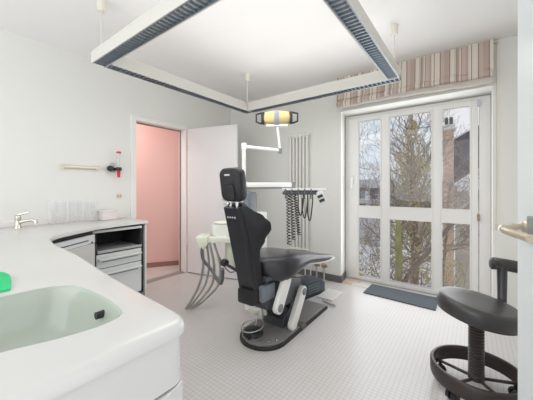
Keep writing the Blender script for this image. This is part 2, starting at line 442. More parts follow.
# ================================================================== BLIND
bl = thing('roman_blind', 'rose and cream striped fabric blind bunched up above the balcony window', 'blind', (-.6,YW-.03,2.17))
def sheet(bm, x0, x1, prof, n=60, amp=.004, seed=1, th=.004, sag=0.):
    rnd = random.Random(seed); ph = [rnd.uniform(0,6.28) for _ in range(4)]
    rows_ = []
    for side in (0, 1):
        for (y, z) in (prof if side == 0 else prof[::-1]):
            row = []
            for i in range(n+1):
                x = x0 + (x1-x0)*i/n
                k = (HC-z)/.4
                wv = amp*k*(math.sin(x*23+ph[0]+z*6)+.6*math.sin(x*51+ph[1]-z*9))
                row.append(bm.verts.new((x, y+wv+(th if side else 0), z + sag*k*math.sin(x*3.1+ph[2]))))
            rows_.append(row)
    m = len(rows_)
    for a in range(m):
        A = rows_[a]; B = rows_[(a+1)%m]
        for i in range(n): bm.faces.new((A[i], A[i+1], B[i+1], B[i]))
    bm.faces.new([r[0] for r in rows_]); bm.faces.new([r[-1] for r in rows_][::-1])
bm = nb(); sheet(bm, -1.345, .150, [(3.250,2.548),(3.246,2.42),(3.238,2.33),(3.228,2.272),(3.245,2.262)]); obj('blind_fabric', bm, FABRIC, bl, smooth=50)
bm = nb(); sheet(bm, -1.340, .146, [(3.262,2.30),(3.236,2.272),(3.212,2.245),(3.206,2.222),(3.222,2.203),(3.255,2.200)], seed=4, amp=.020, sag=.022); obj('blind_fold', bm, FABRIC, bl, smooth=60)
bm = nb(); sheet(bm, -1.338, .144, [(3.268,2.25),(3.232,2.208),(3.226,2.186),(3.240,2.170),(3.270,2.168)], seed=7, amp=.012, sag=.012); obj('blind_lining', bm, LINING, bl, 'pale lining fold', smooth=60)
bm = nb(); box(bm, -1.345, .150, 3.258, 3.318, 2.52, 2.558, .003); obj('head_rail', bm, WHITEP, bl)
bm = nb(); tube(bm, spl([(.172,3.29,2.53),(.172,3.295,1.9),(.174,3.30,1.3),(.170,3.295,.86)], 6), .003, 6); tube(bm, [(.170,3.295,.86),(.170,3.295,.80)], [.008,.006], 8); box(bm,.150,.180,3.27,3.318,2.525,2.545); obj('pull_cord', bm, mat('cord_beige', (.62,.55,.44), .8), bl, 'thin beige pull cord')

# ================================================================== RADIATOR
rd = thing('radiator', 'tall white tubular radiator on the wall behind the instrument tray', 'radiator', (-1.90,YW-.05,.30))
for i in range(6):
    x = -2.035 + i*.052
    bm = nb(); tube(bm, [(x,YW-.055,.335),(x,YW-.055,1.93)], .0185, 12); obj('radiator_tube', bm, WHITEM, rd, smooth=60)
for zz in (.36, 1.90):
    bm = nb(); tube(bm, [(-2.065,YW-.055,zz),(-1.745,YW-.055,zz)], .021, 10); obj('header_pipe', bm, WHITEM, rd, smooth=60)
for x, zz in ((-2.0,.36),(-1.81,.36),(-2.0,1.90),(-1.81,1.90)):
    bm = nb(); box(bm, x-.012, x+.012, YW-.055, YW-.001, zz-.012, zz+.012)
    obj('wall_bracket', bm, WHITEM, rd)
for x in (-1.80, -1.72):
    bm = nb(); tube(bm, [(x,YW-.055,.35),(x,YW-.055,.0)], .009, 8); obj('supply_pipe', bm, WHITEM, rd, smooth=60)

# ================================================================== WASH UNIT (worktop + tub)
wt = thing('wash_counter', 'large white moulded counter with a sunken tub in the foreground', 'counter', (-1.4,0,0))
ZT = .85
def arc(c, r, a0, a1, n=6): return [(c[0]+r*math.cos(math.radians(a0+(a1-a0)*k/n)), c[1]+r*math.sin(math.radians(a0+(a1-a0)*k/n))) for k in range(n+1)]
TT = .032
outline = [(-.59,-.75)] + [(-.590,.36)] + arc((-.645,.410), .055, 0, 84, 6) \
    + [(-1.10,.497),(-1.60,.552),(-1.80,.562),(-1.93,.566)] + [(p.x,p.y) for p in spl([(-2.05,.574,0),(-2.28,.612,0),(-2.41,.675,0),(-2.495,.77,0),(-2.61,.95,0)],3)] + [(-2.675,1.05),(-2.725,1.25),(-2.755,1.58),(XL+.002,1.58),(XL+.002,-.75)]
basin_c = (-.955,-.055)
BO = [(p.x,p.y) for p in spl([(a,b,0) for a,b in ((-.805,.0),(-.780,.124),(-.748,.215),(-.735,.305),(-.762,.362),(-.85,.379),(-.96,.383),(-1.095,.368),(-1.160,.315),(-1.178,.22),(-1.185,.05),(-1.18,-.12),(-1.15,-.27),(-1.05,-.34),(-.93,-.335),(-.85,-.27),(-.815,-.14),(-.805,.0))],4)][:-1]
def basin_loop(ins):
    c_ = (-.97,.03); return [(c_[0]+(x-c_[0])*(1-ins/.205), c_[1]+(y-c_[1])*(1-ins/.34)) for x, y in BO]
bm = nb()
R = .022
levels = []
for k in range(5):
    a = PI/2*k/4; levels.append((R*(1-math.sin(a)), ZT-R*(1-math.cos(a))))
# top rim (inner) first
loops = [[(x,y,z) for (x,y) in offset_poly(outline, ins)] for ins, z in levels]
loops += [[(x,y,ZT-TT) for (x,y) in outline], [(x,y,ZT-TT) for (x,y) in offset_poly(outline,.03)]]
rings = [[bm.verts.new(p) for p in L] for L in loops]; n = len(outline)
for a, b in zip(rings, rings[1:]):
    for k in range(n): bm.faces.new((a[k], a[(k+1)%n], b[(k+1)%n], b[k]))
bl_ = [bm.verts.new((x,y,ZT)) for (x,y) in basin_loop(0)]
bl2 = [bm.verts.new((x,y,ZT-TT)) for (x,y) in basin_loop(0)]
for k in range(len(bl_)): bm.faces.new((bl_[k], bl_[(k+1)%len(bl_)], bl2[(k+1)%len(bl_)], bl2[k]))
for outer, inner in ((rings[0], bl_), (rings[-1], bl2)):
    polys = [[v.co.copy() for v in outer], [v.co.copy() for v in inner]]; flat = outer+inner
    for t in tessellate_polygon(polys):
        try: bm.faces.new([flat[i] for i in t])
        except ValueError: pass
obj('worktop', bm, SOLID, wt, smooth=35)
# basin shell
bm = nb(); prof = [(.0002,ZT-.001),(.002,ZT-.003),(.006,ZT-.010),(.016,ZT-.05),(.030,ZT-.095),(.050,ZT-.130),(.080,ZT-.148),(.12,ZT-.154),(.15,ZT-.155)]
loft(bm, [[(x,y,z) for (x,y) in basin_loop(i)] for i, z in prof] , cap=False)
bm.faces.new([bm.verts.new((x,y,ZT-.155)) for (x,y) in basin_loop(.15)])
bs = obj('basin', bm, BASIN, wt, 'greenish white sunken tub', smooth=50)
bm = nb(); tube(bm, [(-.895,.348,ZT-.040),(-.895,.372,ZT-.040)], .011, 14); obj('overflow_hole', bm, BLACKP, bs, smooth=40)
bm = nb(); lathe(bm, [(0,0),(.03,0),(.033,.003),(.0,.004)], (-.97,.03,ZT-.1545), 18); obj('drain', bm, CHROME, bs)
bm = nb(); box(bm, XL+.0005, XL+.022, -.75, 1.56, ZT-.001, ZT+.05, .004); obj('upstand', bm, mat('upstand_warm_white', (.82,.78,.76), .3), wt)
# body: a moulded apron, then the carcass under it
ap = offset_poly(outline, .012)
body = [(-.602,-.75)] + ap[1:8] + [(-1.10,.470),(-1.60,.515),(-2.30,.555),(-2.30,-.75)]
bm = nb(); loft(bm, [[(x,y,z_) for x,y in body] for z_ in (.69, ZT-TT+.001)], cap=False); obj('apron', bm, SOLID, wt)
body2 = [(-.592,-.75),(-.592,.39),(-.61,.445),(-.65,.470),(-1.10,.478),(-2.30,.545),(-2.30,-.75)]
bm = nb(); prism(bm, body2, .0, .686, bev=.004); obj('base_body', bm, SOLID, wt)
bm = nb(); prism(bm, [(-2.31,-.75),(-2.31,.52),(-2.44,.60),(-2.44,-.75)], .0, ZT-.04); obj('side_panel', bm, SOLID, wt)

# angled drawer cabinet under the counter
A = Vector((-2.465,.66)); B = Vector((-2.72,1.055)); dd = (B-A).normalized(); L_ = (B-A).length; ang = math.degrees(math.atan2(dd.y, dd.x))
ca = thing('drawer_cabinet', 'light grey drawer cabinet under the counter set at an angle nearer the basin', 'cabinet', (-2.9,.85,0), 'cabinets under the counter')
del ca['group']
Mc = Matrix.Translation((A.x,A.y,0)) @ RZ(ang)     # local +x along the front, local +y away from the room (into the cabinet is +y)
sgn = 1
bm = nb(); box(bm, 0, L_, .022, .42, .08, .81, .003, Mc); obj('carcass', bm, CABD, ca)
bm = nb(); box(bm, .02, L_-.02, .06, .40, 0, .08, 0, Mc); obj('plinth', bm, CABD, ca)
zf = [(.700,.775),(.09,.697)]
for (a, b) in zf:
    bm = nb(); box(bm, .004, L_-.004, .0, .020, a, b, .004, Mc); dw = obj('drawer' if b > .75 else 'cabinet_door', bm, mat('drawer_white', (.74,.765,.78), .3) if b > .75 else SOLID, ca)
    if b < .75: continue
    bm = nb(); box(bm, .07, L_-.09, -.0035, .006, b-.046, b-.038, 0, Mc); obj('grip_slot', bm, DARKG, dw)
    bm = nb(); lathe(bm, [(.008,0),(.008,.006),(0,.007)], n=12, M=Mc@Matrix.Translation((L_-.045,0.0,b-.065))@RX(90)); obj('lock', bm, DARKG, dw)

# straight cabinet with open niche
cb = thing('open_cabinet', 'light grey cabinet beside the doorway with a dark open niche above two drawers', 'cabinet', (-3.0,1.33,0))
X0, X1, Ya, Yb = XL+.012, -2.785, 1.075, 1.555
bm = nb(); box(bm, X0, X1+.010, Yb, Yb+.018, 0, ZT-.047, .002); obj('side_panel', bm, mat('panel_warm_grey', (.72,.71,.68), .4), cb)
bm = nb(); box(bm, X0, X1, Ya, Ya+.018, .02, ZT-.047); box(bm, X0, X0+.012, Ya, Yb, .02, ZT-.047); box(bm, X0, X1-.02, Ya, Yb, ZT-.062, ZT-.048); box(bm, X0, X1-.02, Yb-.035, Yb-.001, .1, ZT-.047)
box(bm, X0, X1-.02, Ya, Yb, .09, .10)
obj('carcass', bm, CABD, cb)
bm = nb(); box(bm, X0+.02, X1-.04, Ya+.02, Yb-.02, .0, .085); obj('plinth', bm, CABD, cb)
bm = nb(); box(bm, X1-.03, X1+.016, Ya-.03, Yb-.035, ZT-.078, ZT-.053, .006); obj('front_rail', bm, CAB, cb)
bm = nb(); box(bm, X0+.02, X1+.010, Ya+.02, Yb-.036, .575, .592, .004); box(bm, X1-.0, X1+.014, Ya+.02, Yb-.036, .578, .602, .004); obj('shelf', bm, mat('shelf_grey', (.42,.43,.43), .35), cb)
for (a, b) in ((.435,.565), (.115,.428)):
    bm = nb(); box(bm, X1-.018, X1+.004, Ya+.012, Yb-.036, a, b, .004); dw = obj('drawer', bm, CAB, cb)
    bm = nb(); tube(bm, spl([(X1+.004,Ya+.03,b-.045),(X1+.03,Ya+.035,b-.045),(X1+.036,Ya+.06,b-.045),(X1+.036,Yb-.09,b-.045),(X1+.03,Yb-.06,b-.045),(X1+.004,Yb-.055,b-.045)],4), .010, 8); obj('drawer_handle', bm, CAB, dw, smooth=50)
    bm = nb(); box(bm, X1+.002, X1+.0055, Ya+.06, Yb-.07, b-.075, b-.066); obj('groove', bm, CABT, dw)

# ---- things on the counter
fc = thing('basin_tap', 'small chrome mixer tap at the left end of the counter by the wall', 'tap', (-3.09,.60,ZT))
bm = nb(); lathe(bm, [(.028,0),(.028,.006),(.022,.012),(.021,.075),(.023,.082),(.020,.105),(.010,.114),(0,.115)], (-3.09,.60,ZT), 20); obj('tap_body', bm, mat('tap_aged_chrome', (.62,.60,.52), .18, metal=1), fc, smooth=45)
u = Vector((.62,.78,0))
P0 = Vector((-3.09,.60,ZT))
bm = nb(); tube(bm, spl([P0+Vector((0,0,.045)), P0+u*.05+Vector((0,0,.058)), P0+u*.105+Vector((0,0,.066)), P0+u*.125+Vector((0,0,.050))],4), [.014]*6+[.012]*7, 12); obj('spout', bm, MATS['tap_aged_chrome'], fc, smooth=45)
bm = nb(); tube(bm, [P0+u*.13+Vector((0,0,.068)), P0+u*.13+Vector((0,0,.03))], .013, 12); obj('nozzle', bm, CHROME, fc, smooth=45)
bm = nb(); tube(bm, [P0+Vector((0,0,.112)), P0+u*.03+Vector((0,0,.120)), P0+u*.085+Vector((0,0,.135))], [.010,.009,.006], 10); obj('tap_lever', bm, CHROME, fc, smooth=45)

rk = thing('acrylic_rack', 'row of clear acrylic dividers standing against the wall behind the counter', 'rack', (-3.15,1.03,ZT))
for i in range(7):
    y = .85+i*.064
    bm = nb(); box(bm, XL+.03, XL+.11, y, y+.004, ZT+.012, ZT+.215-.004*i, .001); obj('divider', bm, CLEAR, rk)
bm = nb(); box(bm, XL+.026, XL+.115, .84, 1.245, ZT+.001, ZT+.012, .002); obj('rack_base', bm, CLEAR, rk)
bm = nb(); box(bm, XL+.024, XL+.029, .84, 1.245, ZT+.013, ZT+.215, .001); obj('rack_back', bm, CLEAR, rk)

bx = thing('storage_box', 'small pinkish white box on the counter near the doorway', 'box', (-3.16,1.37,ZT))
bm = nb(); box(bm, XL+.03, XL+.15, 1.27, 1.42, ZT+.001, ZT+.085, .005); obj('box_body', bm, BOXP, bx)
bm = nb(); box(bm, XL+.026, XL+.154, 1.266, 1.424, ZT+.085, ZT+.105, .005); obj('box_lid', bm, BOXP, bx)

# green cloth: crumpled sheet
bm = nb(); rnd = random.Random(5); N = 18
def gz(u_, v_): return .006 + .030*abs(math.sin(u_*7+v_*3))*(1-abs(2*u_-1)**3)*(1-abs(2*v_-1)**3) + .035*math.exp(-((u_-.45)**2+(v_-.5)**2)*7)
for side in (0, 1):
    g = [[bm.verts.new(Matrix.Translation((-1.37,.115,ZT)) @ RZ(-5) @ Vector(((i/N-.5)*(.29+.02*math.sin(j*.2+1)), (j/N-.5)*(.24+.02*math.sin(i*.2)), (gz(i/N,j/N) if side == 0 else .001)))) for j in range(N+1)] for i in range(N+1)]
    if side == 0: top = g
    for i in range(N):
        for j in range(N): bm.faces.new((g[i][j], g[i+1][j], g[i+1][j+1], g[i][j+1]))
per = [(i,0) for i in range(N)] + [(N,j) for j in range(N)] + [(i,N) for i in range(N,0,-1)] + [(0,j) for j in range(N,0,-1)]
for k in range(len(per)):
    a = per[k]; b = per[(k+1)%len(per)]
    bm.faces.new((top[a[0]][a[1]], top[b[0]][b[1]], g[b[0]][b[1]], g[a[0]][a[1]]))
obj('cleaning_cloth', bm, GREEN, None, 'bright green crumpled cleaning cloth on the white counter at the left edge', 'cloth', smooth=50)

# ---- things on the left wall
rl = thing('wall_rail', 'short cream horizontal rail mounted on the left wall above the acrylic dividers', 'rail', (XL,1.11,1.38))
bm = nb(); box(bm, XL, XL+.012, .95, 1.27, 1.382, 1.425, .003); obj('rail_plate', bm, BEIGE, rl)
bm = nb(); tube(bm, [(XL+.032,.95,1.402),(XL+.032,1.27,1.402)], .012, 10); obj('rail_bar', bm, mat('rail_ivory', (.80,.76,.66), .4), rl, smooth=60)
for y in (.955, 1.265):
    bm = nb(); box(bm, XL+.012, XL+.05, y-.012, y+.012, 1.376, 1.43, .004); obj('end_cap', bm, BEIGE, rl)
dv = thing('wall_dispenser', 'wall-mounted clear tube with red cap, black clamp and red cup beside the door frame', 'dispenser', (XL,1.455,1.30))
bm = nb(); cbox(bm, (XL+.012,1.43,1.42), (.024,.05,.11), .004); obj('wall_plate', bm, mat('plate_grey', (.55,.55,.54), .4), dv)
bm = nb(); lathe(bm, [(.024,0),(.024,.155)], (XL+.075,1.468,1.425), 20); obj('clear_tube', bm, CLEAR, dv, smooth=50)
bm = nb(); lathe(bm, [(.010,0),(.010,.14),(0,.141)], (XL+.075,1.468,1.43), 12); obj('inner_rod', bm, TUBEG, dv, smooth=50)
bm = nb(); lathe(bm, [(0,0),(.026,0),(.026,.014),(.020,.020),(0,.021)], (XL+.075,1.468,1.578), 20); obj('red_cap', bm, RED, dv, smooth=40)
bm = nb(); lathe(bm, [(0,0),(.030,0),(.031,.012),(.031,.030),(.028,.036),(0,.037)], (XL+.075,1.468,1.385), 20); box(bm, XL+.02, XL+.075, 1.43, 1.48, 1.39, 1.415, .003); obj('clamp', bm, BLACKP, dv, smooth=40)
bm = nb(); lathe(bm, [(.028,0),(.033,.006),(.033,.03),(.028,.036),(0,.038)], n=20, M=Matrix.Translation((XL+.024,1.400,1.405))@RZ(-20)@RY(90)); obj('knob', bm, BLACKP, dv, smooth=40)
bm = nb(); lathe(bm, [(0,0),(.014,0),(.018,.05),(.022,.075),(0,.076)], (XL+.075,1.468,1.308), 20); obj('red_cup', bm, RED, dv, smooth=40)
so = thing('wall_socket', 'small beige double wall socket below the red dispenser', 'socket', (XL,1.505,1.07))
bm = nb(); box(bm, XL, XL+.010, 1.475, 1.535, 1.072, 1.125, .003); obj('cover_plate', bm, BEIGE, so)
for y in (1.49, 1.52):
    bm = nb(); lathe(bm, [(.009,0),(.009,.003),(0,.0031)], n=12, M=Matrix.Translation((XL+.0095,y,1.098))@RY(90)); obj('socket_insert', bm, mat('socket_tan', (.45,.33,.22), .5), so)

# ================================================================== HANGING LIGHT FRAME
ZB = 2.095
fxt = thing('pendant_light', 'square white fluorescent light frame with louvres hanging from the ceiling', 'ceiling light', (-1.355,1.69,ZB))
CX0, CX1, CY0, CY1 = -2.165, -.53, .88, 2.50
WB, HB = .10, .108
def bar(p, q):
    p = Vector(p); q = Vector(q); L = (q-p).length; a = math.degrees(math.atan2((q-p).y, (q-p).x))
    M = Matrix.Translation((p.x,p.y,0)) @ RZ(a)
    bm = nb()
    pr = []
    # rounded-top channel outline (y,z) open underneath
    out = [(-WB/2,ZB),(-WB/2,ZB+HB*.62)] + [( -WB/2+.03-.03*math.cos(t*PI/2/4), ZB+HB*.62+ (HB*.38)*math.sin(t*PI/2/4)) for t in range(1,5)] + [(WB/2-.03+.03*math.sin(t*PI/2/4), ZB+HB*.62+(HB*.38)*math.cos(t*PI/2/4)) for t in range(0,5)] + [(WB/2,ZB)]
    inn = [(WB/2-.006,ZB),(WB/2-.006,ZB+.05),(-WB/2+.006,ZB+.05),(-WB/2+.006,ZB)]
    prism(bm, out+inn, -WB/2+.002, L-WB/2-.002, 'x', M)
    h = obj('housing', bm, LAMPW, fxt, smooth=35)
    bm = nb(); box(bm, -WB/2+.004, L-WB/2-.004, -WB/2+.007, WB/2-.007, ZB+.042, ZB+.049, 0, M); obj('reflector', bm, LOUVD, h)
    bm = nb(); box(bm, -WB/2+.05, L-WB/2-.05, -.011, .011, ZB+.024, ZB+.041, .006, M); obj('fluorescent_tube', bm, WHITEP, h)
    bm = nb(); nn = int(L/.036)
    for i in range(nn):
        x = -WB/2+.012 + (L-.03)*i/(nn-1)
        box(bm, x-.0022, x+.0022, -WB/2+.0065, WB/2-.0065, ZB+.003, ZB+.018, 0, M)
    for s_ in (-1, 1): box(bm, -WB/2+.004, L-WB/2-.004, s_*(WB/2-.0105)-.002, s_*(WB/2-.0105)+.002, ZB+.0005, ZB+.024, 0, M)
    obj('louvre', bm, LOUV, fxt, 'metallic blue-grey louvre grid')
bar((CX0,CY0), (CX1,CY0)); bar((CX1,CY0), (CX1,CY1)); bar((CX1,CY1), (CX0,CY1)); bar((CX0,CY1), (CX0,CY0))
for (x, y) in ((CX0,CY0),(CX0,CY1),(CX1,CY1),(CX1,CY0)):
    bm = nb(); tube(bm, [(x,y,ZB+HB-.002),(x,y,HC-.05)], .0055, 8); obj('suspension_rod', bm, LAMPW, fxt, smooth=60)
    bm = nb(); lathe(bm, [(0,0),(.024,0),(.028,.012),(.030,.075),(.030,.085),(0,.085)], (x,y,HC-.0855), 18); obj('ceiling_rose', bm, mat('rose_cream', (.76,.72,.64), .4), fxt, smooth=40)

# ================================================================== DENTAL CHAIR
XC = -1.33
ch = thing('dental_chair', 'black padded dental treatment chair on a grey floor plate in the middle of the room', 'dental chair', (XC,2.0,0))
# floor plate
out = [(XC+.19,2.02),(XC+.185,2.53),(XC-.185,2.53),(XC-.195,1.78)] + [(XC-.195*math.cos(math.radians(a)), 1.74-.19*math.sin(math.radians(a))) for a in range(8,180,12)] + [(XC+.195,1.78)]
bm = nb(); prism(bm, out, .0, .026, bev=.004); obj('plate_edge', bm, RUBBER, ch)
bm = nb(); prism(bm, offset_poly(out[::-1], -.012) if False else [(XC+(x-XC)*.94, 2.03+(y-2.03)*.97) for x,y in out], .024, .040, bev=.005); bp_ = obj('base_plate', bm, BASEM, ch)
bm = nb(); box(bm, XC+.03, XC+.205, 1.995, 2.06, .022, .052, .004); obj('plate_joint', bm, mat('joint_brown', (.13,.11,.10), .5), ch)
for a in (20, 45, 70, 95, 120):
    bm = nb(); lathe(bm, [(.011,0),(.011,.005),(.006,.008),(0,.009)], (XC+.15*math.cos(math.radians(-a)), 1.745+.13*math.sin(math.radians(-a)), .040), 12); obj('stud', bm, CHROME, bp_)
# parallelogram lift: white arms on the near side and their twins on the far side, dark body
def arm(x, p, q, r):
    bm = nb(); prism(bm, capsule(p, q, r), x-.02, x+.02, 'x', bev=.004); return bm
obj('lift_arm', arm(XC+.170, (1.800,.475), (1.690,.300), .047), WHITEM, ch, smooth=30)
obj('lift_arm', arm(XC+.150, (2.085,.300), (1.925,.075), .047), WHITEM, ch, smooth=30)
obj('lift_arm', arm(XC-.150, (1.800,.475), (1.690,.300), .047), WHITEM, ch, smooth=30)
obj('lift_arm', arm(XC-.150, (2.085,.300), (1.925,.075), .047), WHITEM, ch, smooth=30)
for x, y, z_ in ((XC+.190,1.690,.300), (XC+.170,2.085,.300)):
    bm = nb(); lathe(bm, [(.030,0),(.030,.006),(.024,.010),(.008,.010),(.006,.013),(0,.013)], n=22, M=Matrix.Translation((x,y,z_))@RY(90)); obj('hub_cap', bm, HUB, ch, smooth=40)
bm = nb(); prism(bm, [(1.58,.34),(1.60,.44),(1.72,.50),(2.12,.40),(2.14,.26),(2.06,.22),(1.80,.25),(1.62,.29)], XC-.12, XC+.12, 'x', bev=.012); obj('lift_body', bm, DARKG, ch, smooth=30)
bm = nb(); prism(bm, capsule((1.98,.10), (1.74,.30), .05), XC-.08, XC+.08, 'x', bev=.008); obj('lift_link', bm, mat('link_dark', (.035,.035,.04), .4), ch, smooth=30)
bm = nb(); prism(bm, [(1.88,.035),(1.90,.12),(2.0,.20),(2.16,.17),(2.16,.035)], XC-.11, XC+.09, 'x', bev=.01); obj('lift_housing', bm, DARKG, ch)
bm = nb(); tube(bm, [(XC+.02,1.72,.20),(XC+.02,1.70,.28)], .022, 12); obj('lift_cylinder', bm, STEEL, ch, smooth=50)
# seat hinge boxes
bm = nb(); box(bm, XC-.065, XC+.085, 1.495, 1.62, .345, .455, .015); obj('hinge_box', bm, BLACKP, ch, smooth=30)
bm = nb(); box(bm, XC-.08, XC+.125, 1.57, 1.72, .355, .475, .015); obj('hinge_cover', bm, BLUEG, ch, 'blue-grey side cover', smooth=30)
bm = nb(); tube(bm, [(XC-.0,1.53,.30),(XC-.0,1.53,.36)], .014, 12); obj('hinge_pin', bm, WHITEM, ch, smooth=50)
# seat cushion
def seat_loop(y, zt, w_, th, dip=.0, n=28):
    out = []
    for k in range(n):
        a = 2*PI*k/n; ca_, sa = math.cos(a), math.sin(a)
        px = w_/2*math.copysign(abs(ca_)**.5, ca_); pz = th/2*math.copysign(abs(sa)**.62, sa)
        if sa > 0: pz += dip*((px/(w_/2))**2-.6)
        out.append((XC+px, y, zt-th/2+pz))
    return out
secs = [(1.620,.640,.18,.06),(1.635,.655,.22,.12),(1.66,.668,.27,.175),(1.70,.672,.35,.205),(1.78,.675,.44,.215),(1.88,.672,.48,.190),(2.02,.655,.465,.140),(2.16,.625,.44,.105),(2.30,.590,.42,.085),(2.44,.560,.40,.070),(2.58,.530,.37,.060),(2.66,.512,.35,.050),(2.69,.500,.33,.03)]
ys = spl([(a,b,0) for a,b,_,_ in secs], 3); ws = spl([(c_,d_,0) for _,_,c_,d_ in secs], 3)
bm = nb(); loft(bm, [seat_loop(p.x, p.y, q.x, q.y, .02) for p, q in zip(ys, ws)]); obj('seat', bm, LEATHER2, ch, smooth=50)
bm = nb(); loft(bm, [seat_loop(y, z_, w_, t) for y, z_, w_, t in ((2.10,.540,.34,.02),(2.3,.512,.36,.03),(2.5,.482,.36,.03),(2.64,.470,.34,.028),(2.76,.458,.31,.022),(2.81,.452,.28,.015))]); obj('footrest', bm, mat('footrest_pale_grey', (.62,.63,.65), .25), ch, 'pale grey foot plate', smooth=50)
bm = nb(); prism(bm, [(1.60,.50),(2.12,.50),(2.62,.47),(2.62,.49),(2.12,.535),(1.60,.53)], XC-.13, XC+.13, 'x', bev=.006); obj('seat_frame', bm, DARKG, ch)
# backrest: lofted padded shell with swept wings, leaning backwards
b0 = Vector((XC,1.565,.42)); b1 = Vector((XC,1.385,1.06)); ax = (b1-b0).normalized(); fw = Vector((0,ax.z,-ax.y))   # forward normal
def wing(t):                                     # half width of the wing beyond the spine
    pts = [(0,.075),(.15,.075),(.34,.078),(.46,.088),(.58,.125),(.69,.166),(.75,.168),(.85,.138),(.94,.09),(1.0,.06)]
    for (a, b), (c_, d_) in zip(pts, pts[1:]):
        if a <= t <= c_: k = (t-a)/(c_-a); k = k*k*(3-2*k); return b+(d_-b)*k
    return pts[-1][1]
def back_loop(t, inset=0.):
    c_ = b0 + (b1-b0)*t; hw = wing(t)+.02; n = 12; th = .085 - .02*t
    top = []; bot = []
    for i in range(n+1):
        s_ = -1+2*i/n; x = s_*(hw-inset); f = max(0, abs(x)-.075)
        fwd = f*1.0; e = math.sqrt(max(0, 1-(s_**8)))
        bot.append(c_ + Vector((x*1.0,0,0)) + fw*(fwd + th/2 - th/2*e + inset))
        top.append(c_ + Vector((x*1.0,0,0)) + fw*(fwd + th/2 + (th/2*e) - inset*.0))
    return bot + top[::-1][1:-1]
bm = nb(); ts = [i/34 for i in range(35)]
loops = [back_loop(t, .0) for t in ts]
loops = [[p - ax*.012 for p in back_loop(0,.02)]] + loops + [[p + ax*.012 for p in back_loop(1,.02)]]
loft(bm, loops); br_ = obj('backrest', bm, LEATHER, ch, smooth=50)
bm = nb()
def spine_loop(t, w_):
    c_ = b0 + (b1-b0)*t; out = []
    for (x, f) in ((-w_,.02),(-w_,-.014),(-w_+.010,-.030),(0,-.034),(w_-.010,-.030),(w_,-.014),(w_,.02)): out.append(c_+Vector((x,0,0))+fw*f)
    return out
loft(bm, [spine_loop(t, .082-.010*t) for t in (-.02,.0,.2,.5,.8,.96,1.0)]); sp_ = obj('back_shell', bm, mat('shell_black', (.022,.022,.026), .28), ch, smooth=40)
bm = nb()
for k in range(4):
    c_ = b0+(b1-b0)*.90 + Vector((-.035+.022*k,0,0)) + fw*(-.0335)
    cbox(bm, c_, (.010,.003,.012), 0, RX(16.5))
obj('printed_mark', bm, DOTW, sp_)
# headrest
hc = Vector((XC,1.385,1.213)); Mh = Matrix.Translation(hc) @ RX(9)
def hr_loop(y, s_): return [(x*s_, y, z_*s_) for (x,z_) in rrect(0,0,.195,.235,.05,6)]
bm = nb(); loft(bm, [hr_loop(-.034,.86), hr_loop(-.030,.95), hr_loop(-.018,1.0), hr_loop(.020,1.0), hr_loop(.034,.95), hr_loop(.040,.84)]); bmesh.ops.transform(bm, matrix=Mh, verts=bm.verts); hr = obj('headrest', bm, LEATHER, ch, smooth=50)
bm = nb(); cbox(bm, (-.012,-.0365,.072), (.050,.005,.011), .002); bmesh.ops.transform(bm, matrix=Mh, verts=bm.verts); obj('badge', bm, DOTW, hr)
bm = nb(); prism(bm, [(a,b) for a,b in rrect(-.0,-.045,.080,.10,.015)], -.040, -.030, 'y'); bmesh.ops.transform(bm, matrix=Mh, verts=bm.verts); obj('headrest_bracket', bm, BLACKP, hr)
bm = nb(); tube(bm, [(XC-.03,1.39,1.12),(XC-.03,1.40,1.02)], .012, 12); tube(bm, [(XC+.03,1.39,1.12),(XC+.03,1.40,1.02)], .012, 12); cbox(bm, (XC-.045,1.375,1.083), (.045,.03,.016), .004); obj('headrest_post', bm, CHROME, ch, smooth=50)
# side joystick
bm = nb(); lathe(bm, [(0,-.03),(.022,-.026),(.03,-.008),(.03,.008),(.022,.026),(0,.03)], (XC-.20,1.50,.615), 16, RY(80)); tube(bm, [(XC-.20,1.50,.61),(XC-.08,1.53,.56)], .012, 8); obj('side_knob', bm, BLACKP, ch, smooth=50)

# wired foot pedal on the plate
fp = thing('foot_control', 'black foot pedal with wire hoop on the chair floor plate', 'foot pedal', (XC-.06,1.73,.04))
bm = nb(); lathe(bm, [(0,0),(.075,0),(.08,.01),(.07,.035),(.03,.045),(0,.046)], (XC-.055,1.67,.0405), 22); obj('pedal_body', bm, BLACKP, fp, smooth=40)
bm = nb()
pts = [(XC-.06+.095*math.cos(a*PI/12), 1.67+.085*math.sin(a*PI/12), .105+.022*math.sin(a*PI/12+.6)) for a in range(25)]
tube(bm, pts, .0045, 6)
for a in (1, 7, 13, 19):
    p = pts[a]; tube(bm, [p, (XC-.06+(p[0]-XC+.06)*.6, 1.67+(p[1]-1.67)*.6, .06)], .004, 6)
obj('wire_hoop', bm, STEEL, fp, smooth=60)
bm = nb(); tube(bm, [(XC-.09,1.61,.058),(XC-.03,1.59,.065)], .012, 10); tube(bm, [(XC-.03,1.59,.066),(XC-.03,1.59,.0405)], .010, 10); obj('toe_lever', bm, BLACKP, fp, smooth=50)

